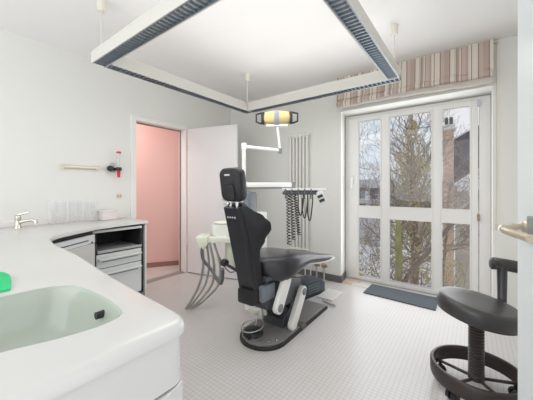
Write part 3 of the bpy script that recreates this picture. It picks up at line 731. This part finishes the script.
# ================================================================== FLOOR BOX + PLATE
fb = thing('foot_switch_box', 'dark blue floor box with louvred end behind the chair base', 'floor box', (-1.47,2.78,0))
Mf = Matrix.Translation((-1.50,2.76,0)) @ RZ(-12)
bm = nb(); prism(bm, [(-.20,.005),(.20,.005),(.20,.10),(.13,.165),(-.13,.175),(-.20,.14)], -.10, .10, 'x', Mf, bev=.008); obj('box_shell', bm, mat('navy_grey', (.045,.055,.075), .3), fb, smooth=30)
bm = nb()
for k in range(4): box(bm, .1005, .1035, -.10, .10, .035+.028*k, .048+.028*k, 0, Mf)
obj('louvre', bm, mat('louvre_teal', (.10,.14,.15), .4), fb)
bm = nb(); box(bm, -.11, .11, -.21, .21, .0, .012, .003, Mf); obj('box_foot', bm, RUBBER, fb)
bm = nb(); box(bm, -1.36, -1.18, 2.72, 3.02, .0, .014, .004, None); fpl = obj('floor_plate', bm, mat('plate_pale', (.70,.69,.67), .35), None, 'thin pale plate on the floor next to the dark blue box', 'plate')
bm = nb(); tube(bm, [(-1.26,2.66,.016),(-1.10,2.60,.016)], .012, 8); obj('floor_rod', bm, STEEL, None, 'short grey metal rod on the floor beyond the chair base', 'rod', smooth=50)
vp = thing('pipe_valves', 'pair of old brass valves on short pipes rising from the floor by the wall', 'valve', (-1.55,3.20,0))
for x in (-1.60, -1.50):
    bm = nb(); tube(bm, [(x,3.2,0),(x,3.2,.20)], .011, 10); obj('pipe', bm, STEEL, vp, smooth=50)
    bm = nb(); lathe(bm, [(0,0),(.02,0),(.034,.015),(.034,.035),(.02,.05),(0,.05)], (x,3.2,.19), 14); tube(bm, [(x,3.2,.215),(x+.05,3.17,.215)], .014, 8); obj('valve', bm, RUST, vp, smooth=50)

# ================================================================== DENTAL UNIT
un = thing('dental_unit', 'cream treatment unit column with lamp pole standing behind the dental chair', 'dental unit', (-1.82,2.10,0))
PX, PY = -1.82, 2.07
bm = nb(); prism(bm, rrect(PX+.105,PY+.06,.13,.20,.04,5), .0, .95, bev=.01); obj('unit_column', bm, WHITEP, un, smooth=35)
bm = nb(); prism(bm, rrect(PX+.13,PY+.08,.18,.30,.05,5), .0, .04, bev=.01); obj('unit_foot', bm, CREAM, un, smooth=35)
bm = nb(); prism(bm, rrect(PX+.045,PY+.02,.075,.16,.03,5), .84, 1.15, bev=.02); obj('unit_head', bm, BLUEG, un, 'blue-grey rounded top housing', smooth=45)
bm = nb(); tube(bm, [(PX,PY-.02,.62),(PX,PY-.02,1.615)], .020, 14); obj('lamp_pole', bm, WHITEP, un, smooth=50)
# cuspidor deck
Mu = Matrix.Translation((-1.98,1.86,0)) @ RZ(36.9)
bm = nb(); prism(bm, rrect(.03,.03,.36,.26,.05,5), .675, .725, 'z', Mu, bev=.012); obj('deck', bm, CREAM, un, smooth=35)
bm = nb(); prism(bm, rrect(.035,.04,.20,.17,.05,5), .725, .835, 'z', Mu, bev=.02); obj('bowl_housing', bm, mat('housing_pale', (.76,.77,.71), .3), un, smooth=35)
bm = nb(); lathe(bm, [(.075,0),(.095,.02),(.09,.024),(.06,.006),(0,.002)], n=26, M=Mu@Matrix.Translation((.035,.04,.832))); obj('bowl', bm, CREAM, un, smooth=35)
bm = nb(); lathe(bm, [(0,0),(.060,0),(.068,.01),(.070,.26),(0,.26)], n=22, M=Mu@Matrix.Translation((.13,.02,.43))); obj('canister', bm, CREAMG, un, smooth=35)
bm = nb(); box(bm, .10, .36, .06, .14, .62, .68, .01, Mu); obj('support_arm', bm, CREAM, un)
bm = nb(); prism(bm, [(-.19,.735),(-.08,.735),(-.08,.665),(-.12,.615),(-.165,.63),(-.19,.70)], -.13, .10, 'y', Mu, bev=.01); obj('handpiece_holder', bm, CREAMG, un, 'greenish handpiece holder', smooth=30)
hp = []
for k in range(4): hp.append(Mu@Vector((-.135+.035*k,-.11+.03*(k%2),.66)))
ends = [(-2.225,1.66,.02),(-2.215,1.67,.02),(-2.195,1.69,.02),(-2.175,1.70,.02)]
for k in range(4):
    p = hp[k]; e = Vector(ends[k]); side = Vector((.8,.6,0))
    m1_ = p.lerp(e,.25)+side*(.05+.020*k)+Vector((0,0,-.04)); m2_ = p.lerp(e,.62)+side*(.070+.034*k); m3_ = p.lerp(e,.88)+side*(.03+.018*k)
    bm = nb(); tube(bm, spl([p+Vector((0,0,.02)), m1_, m2_, m3_, e],6), .010 if k%2 else .012, 8); obj('hose', bm, HOSE, un, smooth=60)
bm = nb(); tube(bm, spl([hp[0]+Vector((0,0,.03)), hp[0]+Vector((.02,-.01,-.12)), (-1.93,1.72,.44), (-1.78,1.68,.36), (-1.66,1.60,.42), (-1.57,1.52,.555)],6), .014, 8); obj('hose', bm, HOSED, un, 'dark thick hose looping to the chair', smooth=60)
bm = nb(); tube(bm, spl([hp[3], (-1.93,1.86,.47), (-1.80,1.82,.42), (-1.64,1.72,.47)],6), .006, 8); obj('hose', bm, HOSED, un, smooth=60)
# lamp arm and lamp
e1 = Vector((-1.543,2.28,1.565))
p1 = Vector((PX,PY-.02,1.60))
dv_ = (e1-p1)
bm = nb(); tube(bm, [p1+Vector((0,0,0)), e1], .018, 12); obj('lamp_arm', bm, WHITEP, un, smooth=50)
bm = nb(); lathe(bm, [(.026,-.03),(.026,.03),(.02,.036),(0,.036)], p1, 16); obj('pole_joint', bm, WHITEP, un, smooth=50)
bm = nb(); lathe(bm, [(0,-.03),(.022,-.03),(.022,.02),(0,.02)], e1, 16); obj('arm_joint', bm, HUB, un, smooth=50)
bm = nb(); tube(bm, [e1, Vector((-1.565,2.265,1.80))], .013, 10); obj('lamp_stem', bm, WHITEP, un, smooth=50)
lc = Vector((-1.568,2.262,1.885)); Ml = Matrix.Translation(lc) @ RZ(32)
lp = None
bm = nb()
def lp_loop(x, s_): return [(x, .045*s_*math.cos(a*PI/10)+.0, .078*s_*math.sin(a*PI/10)) for a in range(20)]
loft(bm, [lp_loop(-.150,.35),lp_loop(-.142,.62),lp_loop(-.11,.86),lp_loop(-.05,.98),lp_loop(0,1),lp_loop(.05,.98),lp_loop(.11,.86),lp_loop(.142,.62),lp_loop(.150,.35)]); bmesh.ops.transform(bm, matrix=Ml, verts=bm.verts)
lp = obj('lamp_head', bm, GOLD, un, 'gold oval reflector head', smooth=50)
bm = nb(); loft(bm, [lp_loop(-.024,1.06), lp_loop(.024,1.06)]); bmesh.ops.transform(bm, matrix=Ml, verts=bm.verts); obj('centre_strap', bm, LAMPC, lp, smooth=40)
bm = nb(); prism(bm, capsule((-.10,-.072),(.10,-.072),.010), -.025, .03, 'y'); bmesh.ops.transform(bm, matrix=Ml, verts=bm.verts); obj('lamp_trim', bm, WHITEP, lp, smooth=40)
for s_ in (-1, 1):
    bm = nb(); tube(bm, [Ml@Vector(p) for p in ((s_*.125,-.02,.055),(s_*.165,-.02,.05),(s_*.205,-.02,.04),(s_*.205,-.02,-.035),(s_*.165,-.02,-.05),(s_*.125,-.02,-.055))], .010, 8)
    cbox(bm, Vector((s_*.142,-.012,0)), (.028,.05,.10), .006); 
    bmesh.ops.transform(bm, matrix=Ml, verts=bm.verts[-(len(bm.verts)-48):] if False else [])
    vs_ = [v for v in bm.verts if v.co.length < .6]
    bmesh.ops.transform(bm, matrix=Ml, verts=vs_); obj('lamp_handle', bm, BLACKP, lp, smooth=40)
# tray arm
a0 = Vector((PX,PY-.02,1.215)); a1 = Vector((-1.44,2.36,1.215))
dxy = a1-a0; an = math.degrees(math.atan2(dxy.y, dxy.x))
bm = nb(); box(bm, 0, dxy.length, -.018, .018, -.020, .030, .006, Matrix.Translation(a0)@RZ(an)); obj('tray_arm', bm, WHITEP, un, smooth=30)
bm = nb(); box(bm, 0, dxy.length, -.016, .016, -.030, -.018, .0, Matrix.Translation(a0)@RZ(an)); obj('arm_underside', bm, DARKG, un)
bm = nb(); lathe(bm, [(.03,-.04),(.03,.04),(0,.041)], a0, 16); obj('pole_joint', bm, WHITEP, un, smooth=50)
bm = nb(); lathe(bm, [(.024,-.06),(.024,.035),(0,.036)], a1, 16); obj('arm_joint', bm, HUB, un, smooth=50)
tr = Vector((-1.350,2.41,1.172)); Mt = Matrix.Translation(tr) @ RZ(30)
bm = nb(); prism(bm, rrect(0,0,.42,.24,.03,5), -.004, .016, 'z', Mt, bev=.004); ty = obj('instrument_tray', bm, WHITEP, un, smooth=30)
bm = nb(); prism(bm, rrect(-.02,0,.34,.20,.03,5), -.026, -.005, 'z', Mt, bev=.004); obj('tray_underside', bm, DARKG, ty)
bm = nb(); box(bm, -.20, .12, -.14, -.115, -.045, -.018, .004, Mt); obj('instrument_rack', bm, DARKG, ty)
for k in range(5):
    x = -.17+.06*k
    bm = nb(); tube(bm, [Mt@Vector(p) for p in ((x,-.155,.01),(x,-.13,-.035),(x,-.11,-.085))], [.006,.010,.007], 10); obj('handpiece', bm, mat('handpiece_steel', (.4,.41,.44), .25, metal=.9), ty, smooth=50)
def coil(p, q, r, turns, rt):
    p = Vector(p); q = Vector(q); n = turns*8; pts = []
    for i in range(n+1):
        t = i/n; c_ = p.lerp(q,t); a = 2*PI*turns*t
        pts.append(c_ + Vector((.8,.6,0))*(r*math.cos(a)) + Vector((-.6,.8,0))*(r*math.sin(a)))
    bm = nb(); tube(bm, pts, rt, 5); return bm
for k, x in enumerate((-.15,-.12,-.085)):
    s0 = Mt@Vector((x,-.09,-.03)); s1 = s0+Vector((.01+.02*k,.0,-.50+.05*k))
    obj('coiled_cord', coil(s0, s1, .017, 17, .0048), BLACKP, un, smooth=60)
for k, x in enumerate((-.05,-.01,.04)):
    s0 = Mt@Vector((x,-.10,-.08)); s1 = Mt@Vector((x+.05,.0,-.02))
    bm = nb(); tube(bm, spl([s0, s0+Vector((.0,0,-.10-.02*k)), s0.lerp(s1,.5)+Vector((0,0,-.20-.025*k)), s1+Vector((0,0,-.10)), s1],6), .006, 7); obj('hose', bm, BLACKP, un, smooth=60)
Mp = Matrix.Translation(Mt@Vector((.160,-.10,-.070))) @ RZ(30) @ RY(-24) @ RX(18)
bm = nb(); cbox(bm, (0,0,0), (.075,.022,.115), .006); bmesh.ops.transform(bm, matrix=Mp, verts=bm.verts); cp = obj('control_panel', bm, WHITEP, un, smooth=30)
for zz in (.020,-.025):
    bm = nb(); cbox(bm, (0,-.0125,zz-.005), (.052,.004,.028), .001); bmesh.ops.transform(bm, matrix=Mp, verts=bm.verts); obj('button_field', bm, DARKG, cp)
bm = nb(); tube(bm, [Mt@Vector((.14,-.06,-.005)), Mp@Vector((0,0,.05))], .012, 8); obj('panel_arm', bm, WHITEP, un, smooth=50)

# ================================================================== STOOL
SX, SY = .015, 2.02
st = thing('swivel_stool', 'round black padded swivel stool with ring base by the glass door', 'stool', (SX,SY,0))
bm = nb(); lathe(bm, [(0,.520),(.10,.521),(.172,.526),(.190,.524),(.200,.514),(.204,.495),(.204,.455),(.198,.446),(0,.446)], (SX,SY,0), 48); tiltM = Matrix.Translation((SX,SY,.45)) @ RY(9) @ RX(-2) @ Matrix.Translation((-SX,-SY,-.44)); bmesh.ops.transform(bm, matrix=tiltM, verts=bm.verts); obj('seat', bm, STUB, st, smooth=40)
bm = nb(); lathe(bm, [(.0,.447),(.194,.447),(.195,.436),(.165,.424),(.06,.408),(0,.408)], (SX,SY,0), 40); bmesh.ops.transform(bm, matrix=tiltM, verts=bm.verts); obj('seat_pan', bm, STUM, st, smooth=40)
pf = [(.0,.409)]
for k in range(17): z_ = .405-k*.018; pf += [(.034,z_),(.040,z_-.005),(.040,z_-.009),(.034,z_-.014)]
pf += [(.040,.095),(.040,.075),(0,.075)]
bm = nb(); lathe(bm, pf, (SX,SY,0), 24); obj('column', bm, STUM, st, smooth=35)
bm = nb(); prof = [(.206,.068),(.212,.062),(.228,.066),(.232,.078),(.232,.140),(.226,.148),(.214,.150),(.208,.143),(.206,.13)]
rg = [[bm.verts.new((SX+r*math.cos(2*PI*k/56), SY+r*math.sin(2*PI*k/56), z_)) for k in range(56)] for r, z_ in prof]
for i in range(len(rg)):
    a = rg[i]; b = rg[(i+1)%len(rg)]
    for k in range(56): bm.faces.new((a[k], a[(k+1)%56], b[(k+1)%56], b[k]))
obj('foot_ring', bm, STUM, st, smooth=40)
for k in range(5):
    a = math.radians(20+72*k); ux, uy = math.cos(a), math.sin(a)
    bm = nb(); tube(bm, [(SX+ux*.03,SY+uy*.03,.083),(SX+ux*.21,SY+uy*.21,.088)], [.009,.009], 8); obj('spoke', bm, STUM, st, smooth=50)
    cx, cy = SX+ux*.190, SY+uy*.190
    bm = nb(); tube(bm, [(cx,cy,.095),(cx,cy,.052)], .010, 8)
    for s_ in (-1,1): tube(bm, [(cx-uy*s_*.006,cy+ux*s_*.006,.029),(cx-uy*s_*.024,cy+ux*s_*.024,.029)], .028, 16)
    tube(bm, [(cx-uy*.006,cy+ux*.006,.03),(cx+uy*.006,cy-ux*.006,.03)], .012, 8)
    obj('castor', bm, BLACKP, st, smooth=40)
# curved back support on a flat post
bm = nb()
pc = Vector((SX+.10,SY+.185,0))
tube(bm, [(SX+.06,SY+.08,.425),(SX+.11,SY+.19,.43),(SX+.13,SY+.235,.47),(SX+.130,SY+.24,.70)], [.012,.014,.024,.028], 12); obj('back_post', bm, STUB, st, smooth=50)
bm = nb(); pts = []
for k in range(15):
    a = math.radians(200-14*k); pts.append((SX+.235+.155*math.cos(a)*1.0, SY+.16+.10*math.sin(a), .735-.0045*k))
loops = []
for i, p in enumerate(pts):
    q = Vector(pts[min(i+1,len(pts)-1)])-Vector(pts[max(i-1,0)]); nn = Vector((q.y,-q.x,0)).normalized(); e = .6 if i in (0, len(pts)-1) else 1
    loops.append([Vector(p)+nn*(.020*e*math.cos(t*PI/6))+Vector((0,0,.038*e*math.sin(t*PI/6))) for t in range(12)])
loft(bm, loops); obj('back_pad', bm, STUB, st, 'curved black arm rest pad', smooth=60)

# floor mat at the balcony door
bm = nb(); prism(bm, [(-.995,3.15),(-.29,3.11),(-.29,3.47),(-.995,3.49)], .0005, .011, bev=.003); obj('door_mat', bm, MATM, None, 'flat dark blue-grey mat on the floor at the balcony window', 'mat')

# ================================================================== OUTDOORS
bm = nb(); box(bm, -40, 30, 3.9, 70, -3.4, -3.3); obj('snowy_ground', bm, SNOW, kind='structure')
bm = nb(); box(bm, -1.45, .25, 3.66, 3.86, -.12, -.012); obj('window_ledge', bm, mat('ledge_stone', (.62,.60,.57), .8), kind='structure')
yb = thing('yellow_tub', 'small yellow tub on the ledge outside the lower left pane', 'tub', (-1.235,3.73,-.012))
bm = nb(); prism(bm, rrect(-1.235,3.73,.11,.08,.02,4), -.011, .045, bev=.004); obj('tub_body', bm, YEL, yb, smooth=30)
bm = nb(); prism(bm, rrect(-1.235,3.73,.118,.088,.02,4), .045, .055); obj('tub_lid', bm, mat('tub_lid_pale', (.82,.76,.50), .5), yb)

def grow(bm, p, d, L, r, depth, rnd, seg=4, up=.12, spread=.9, minr=.004, kids=3, sides=5):
    pts = [p.copy()]; q = p.copy(); dd_ = d.normalized()
    for i in range(seg):
        dd_ = (dd_ + Vector((rnd.uniform(-.22,.22), rnd.uniform(-.22,.22), rnd.uniform(-.12,.2)+up*.4))).normalized()
        q = q + dd_*(L/seg); pts.append(q.copy())
    rs = [r*(1-.45*i/seg) for i in range(seg+1)]
    tube(bm, pts, rs, sides if depth > 1 else 3, cap=False)
    if depth <= 0: return
    for k in range(kids + (1 if rnd.random() < .5 else 0)):
        t = rnd.uniform(.35,1); i = min(seg-1, int(t*seg)); bp2 = pts[i].lerp(pts[i+1], t*seg-i)
        axd = (pts[i+1]-pts[i]).normalized(); o_ = Vector((rnd.uniform(-1,1), rnd.uniform(-1,1), rnd.uniform(-.5,.8))); o_ = (o_-axd*o_.dot(axd)).normalized()
        grow(bm, bp2, (axd*(1-spread*.45)+o_*spread*rnd.uniform(.6,1)), L*rnd.uniform(.5,.78), max(minr, r*rnd.uniform(.38,.58)), depth-1, rnd, seg, up, spread, minr, kids, sides)

def tree(x, y, h, r, seed, label, trunk_mat=BARK, lean=(0,0), branches=12, depth=3, blen=2.2, start=.25, path=None):
    rnd = random.Random(seed); t = thing('bare_tree', label, 'tree', (x,y,-3.3))
    pts = [Vector((x,y,-3.32))]; n = 9
    for i in range(1, n+1):
        k = i/n; pts.append(Vector((x+lean[0]*k+rnd.uniform(-.07,.07)*h*.1, y+lean[1]*k+rnd.uniform(-.07,.07)*h*.1, -3.32+h*k)))
    if path: pts = [Vector(p) for p in path]; n = len(pts)-1
    bm = nb(); tube(bm, spl(pts,3), [r*(1-.75*i/(n*3)) for i in range(n*3+1)], 10); obj('trunk', bm, trunk_mat, t, smooth=60)
    bm = nb()
    for b in range(branches):
        k = start+(1-start)*(b+rnd.random()*.6)/branches; k = min(k,.98); i = min(n-1, int(k*n)); p = pts[i].lerp(pts[i+1], k*n-i)
        a = rnd.uniform(0, 2*PI); grow(bm, p, Vector((math.cos(a), math.sin(a), rnd.uniform(.0,.8))), blen*(1-.45*k)*rnd.uniform(.7,1.2), r*.26*(1-.6*k), depth, rnd)
    obj('branches', bm, TWIG, t)
    return t
tree(-1.30, 6.1, 4.1, .15, 3, 'bare tree with a mossy green trunk seen through the middle lower pane', MOSS, (.05,.2), 14, 3, 1.3, .30)
tree(-1.48, 6.45, 5.2, .075, 12, 'thin bare leaning tree just right of the mossy trunk', BARK, (1.5,.3), 14, 3, 1.3, .3, [(-1.48,6.45,-3.32),(-1.45,6.42,-2.5),(-1.38,6.4,-1.7),(-1.15,6.35,-.77),(-.61,6.3,.07),(-.15,6.35,.75),(.30,6.4,1.25),(.6,6.5,1.9)])
tree(-3.0, 8.2, 6.3, .055, 21, 'thin bare tree seen through the left panes of the window', BARK, (-.35,.3), 12, 3, 1.6, .4)
tree(-2.6, 12.5, 8.0, .08, 33, 'tall bare tree with fine twigs rising above the ivy covered one', BARK, (.6,.2), 22, 3, 2.6, .45)
tree(-.9, 10.5, 4.6, .06, 41, 'low bare tree in front of the brick chimney', BARK, (.3,.3), 14, 3, 1.6, .35)
# ivy covered tree
iv = thing('ivy_tree', 'olive green ivy covered tree filling the middle upper pane', 'tree', (-1.55,10.0,-3.3))
rnd = random.Random(8)
bm = nb(); tube(bm, [(-1.55,10,-3.3),(-1.5,10,-1),(-1.58,10.05,1.5),(-1.55,10,2.8)], [.14,.12,.08,.02], 8); obj('trunk', bm, BARK, iv, smooth=60)
bm = nb()
for k in range(8000):
    if k > 5600: break
    h_ = rnd.random()**.85
    if h_ > .8 and rnd.random() < .65: continue
    z_ = 0; z_ = -2.1+h_*5.45; rr = 1.35*(1-h_)**.8+.06; a = rnd.uniform(0,2*PI); q = rr*math.sqrt(rnd.uniform(.02,1.15))*(1+.34*math.sin(a*5+z_*3)+.24*math.sin(z_*9+a*2))*rnd.uniform(.7,1.15)
    c_ = Vector((-1.55+q*math.cos(a), 10+q*math.sin(a), z_)); s_ = rnd.uniform(.025,.06)
    e1_ = Vector((rnd.gauss(0,1),rnd.gauss(0,1),rnd.gauss(0,1))).normalized()*s_; e2_ = e1_.orthogonal().normalized()*s_*.7
    bm.faces.new([bm.verts.new(c_+e1_), bm.verts.new(c_+e2_), bm.verts.new(c_-e1_), bm.verts.new(c_-e2_)])
obj('foliage', bm, IVY, iv)
bm = nb()
for b in range(40):
    z_ = -1+rnd.random()*4.0; a = rnd.uniform(0,2*PI); grow(bm, Vector((-1.55,10,z_)), Vector((math.cos(a),math.sin(a),.9)), 1.5*(1-.15*z_), .03, 2, rnd)
obj('branches', bm, TWIG, iv)
# shrubs low down
for i, (x, y, s_) in enumerate(((-2.3,7.6,1),(-.35,8.2,2),(.2,6.9,3),(-3.6,10.5,4))):
    rnd = random.Random(60+i); sh = thing('bare_shrub', ['tangled bare shrub between the left tree and the mossy trunk','tangled bare shrub below the brick chimney','tangled bare shrub seen low in the right lower pane','tangled bare shrub far back in the left lower pane'][i], 'shrub', (x,y,-3.3))
    bm = nb()
    for k in range(10):
        a = rnd.uniform(0,2*PI); grow(bm, Vector((x+.2*math.cos(a),y+.2*math.sin(a),-3.31)), Vector((math.cos(a)*.45,math.sin(a)*.45,1.1)), rnd.uniform(1.3,2.1), .022, 3, rnd, kids=2)
    obj('stems', bm, OLIVE if i%2 else mat('shrub_stem', (.34,.26,.17), .95), sh)
# house with chimney, right
ho = thing('brick_house', 'house with dark steep roof, snowy lower roof and brick chimney at the right pane', 'house', (.9,16,-3.3))
bm = nb(); box(bm, -.62, 4.5, 14.6, 19, -3.3, 1.2); obj('wall', bm, RENDERW, ho)
bm = nb(); prism(bm, [(-.69,1.35),(-.69,3.30),(.9,4.25),(4.5,4.7),(4.5,2.6)], 14.4, 19, 'y'); obj('roof', bm, ROOF, ho)
bm = nb(); prism(bm, [(-.70,1.05),(-.70,1.36),(4.5,5.2),(4.5,1.05)], 14.30, 14.42, 'y'); obj('lower_roof', bm, SNOW, ho, 'snow covered lower roof')
bm = nb(); prism(bm, [(-.69,3.26),(-.69,3.33),(.9,4.28),(.9,4.20)], 14.33, 14.39, 'y'); obj('roof_edge', bm, SNOW, ho)
bm = nb(); box(bm, -1.02, -.66, 13.9, 14.5, -3.3, 3.65); chm = obj('chimney', bm, BRICK, ho)
bm = nb(); box(bm, -1.08, -.60, 13.84, 14.56, 3.65, 3.87, .02); obj('chimney_cap', bm, mat('cap_snow', (.78,.76,.72), .8), chm)
for x in (-.92, -.75):
    bm = nb(); lathe(bm, [(.06,0),(.07,.30),(.05,.36),(0,.36)], (x,14.2,3.87), 12); obj('chimney_pot', bm, ROOF, chm)
# grey houses, left
for i, (x0, x1, y, zt, zr) in enumerate(((-8.6,-5.6,22,1.9,3.4), (-11.8,-9.2,27,1.6,3.0), (-4.9,-3.2,30,.6,1.9))):
    hh = thing('grey_house', ['grey house with snowy roof behind the left panes','smaller grey house farther away at the far left of the window','distant low house behind the ivy tree'][i], 'house', ((x0+x1)/2,y+2,-3.3))
    bm = nb(); box(bm, x0, x1, y, y+4, -3.3, zt); wl = obj('wall', bm, RENDERG, hh)
    bm = nb(); prism(bm, [(y-.3,zt-.05),(y+2,zr),(y+4.3,zt-.05)], x0-.2, x1+.2, 'x'); obj('roof', bm, SNOW, hh)
    nwin = 3
    for k in range(nwin):
        for zz in (-.9, .35):
            if zz+.9 > zt: continue
            xx = x0+(x1-x0)*(k+.5)/nwin
            bm = nb(); box(bm, xx-.3, xx+.3, y-.03, y+.02, zz, zz+.85); obj('window', bm, PANE_D, wl)
bm = nb()
pr = [(-60,-3.3)] + [(-60+6*k, 1.2+1.1*math.sin(k*.9)+.6*math.sin(k*2.1)) for k in range(17)] + [(36,-3.3)]
prism(bm, pr, 66, 69, 'y'); obj('distant_hill', bm, HILL, kind='structure')

# ================================================================== LIGHT
W = bpy.data.worlds.new('World'); S.world = W; W.use_nodes = True; nt = W.node_tree; nt.nodes.clear(); L = nt.links.new
o = nt.nodes.new('ShaderNodeOutputWorld'); bg = nt.nodes.new('ShaderNodeBackground'); tc = nt.nodes.new('ShaderNodeTexCoord')
n = nt.nodes.new('ShaderNodeTexNoise'); n.inputs['Scale'].default_value = 4.5; n.inputs['Detail'].default_value = 5
mp = nt.nodes.new('ShaderNodeMapping'); mp.inputs['Scale'].default_value = (1,1,2.6)
L(tc.outputs['Generated'], mp.inputs[0]); L(mp.outputs[0], n.inputs['Vector'])
cr = nt.nodes.new('ShaderNodeValToRGB'); cr.color_ramp.elements[0].position = .36; cr.color_ramp.elements[1].position = .56
cr.color_ramp.elements[0].color = (.70,.82,.95,1); cr.color_ramp.elements[1].color = (.95,.96,1.0,1)
L(n.outputs['Fac'], cr.inputs[0]); L(cr.outputs[0], bg.inputs[0]); bg.inputs[1].default_value = .8*KS; L(bg.outputs[0], o.inputs[0])

def area(name, loc, size, energy, rot, col=(1,1,1)):
    l = bpy.data.lights.new(name, 'AREA'); l.shape = 'RECTANGLE'; l.size = size[0]; l.size_y = size[1]; l.energy = energy; l.color = col
    ob = bpy.data.objects.new(name, l); COL.objects.link(ob); ob.location = loc; ob.rotation_euler = rot; return ob
area('ceiling_fill_up', (-1.25,1.80,2.21), (1.6,1.6), 5.2*KU, (PI,0,0), (1,.99,.97))  # added fill aimed up to brighten the ceiling; the pendant is unlit
area('room_fill_down', (-1.355,1.69,2.09), (1.5,1.5), 10*KD, (0,0,0), (1,.99,.97))  # added fill aimed down inside the frame; its tubes give no light
area('window_daylight', (-.62,3.545,1.1), (1.25,1.9), 18*KW, (math.radians(-90),0,0), (.96,.98,1))
area('hall_fill', (-3.75,1.25,2.40), (.7,.8), 10*KH, (0,0,0), (1,.97,.95))  # unseen lamp added to brighten the pink hall walls
area('doorway_fill', (.62,.26,1.2), (.85,1.9), 6, (math.radians(90),0,math.radians(90)), (1,1,1))  # made-up fill in the right doorway, brightens the camera side
area('rear_window_daylight', (-1.4,-1.25,1.4), (3.2,2.0), 20*KR, (math.radians(90),0,0), (1,1,1))

# ================================================================== CAMERA
cam = bpy.data.cameras.new('Camera'); co = bpy.data.objects.new('Camera', cam); COL.objects.link(co); S.camera = co
co.location = (0,0,1.19); co.rotation_euler = (PI/2,0,math.radians(36.9))
cam.sensor_width = 36; cam.lens = 275/533*36; cam.shift_y = -12/533; cam.clip_start = .05; cam.clip_end = 300
S.view_settings.view_transform = 'Standard'; S.view_settings.look = 'None'; S.view_settings.gamma = 1; S.view_settings.exposure = 0
S.view_settings.use_curve_mapping = False
S.cycles.max_bounces = 10; S.cycles.diffuse_bounces = 6; S.cycles.transparent_max_bounces = 16
S.cycles.use_denoising = True
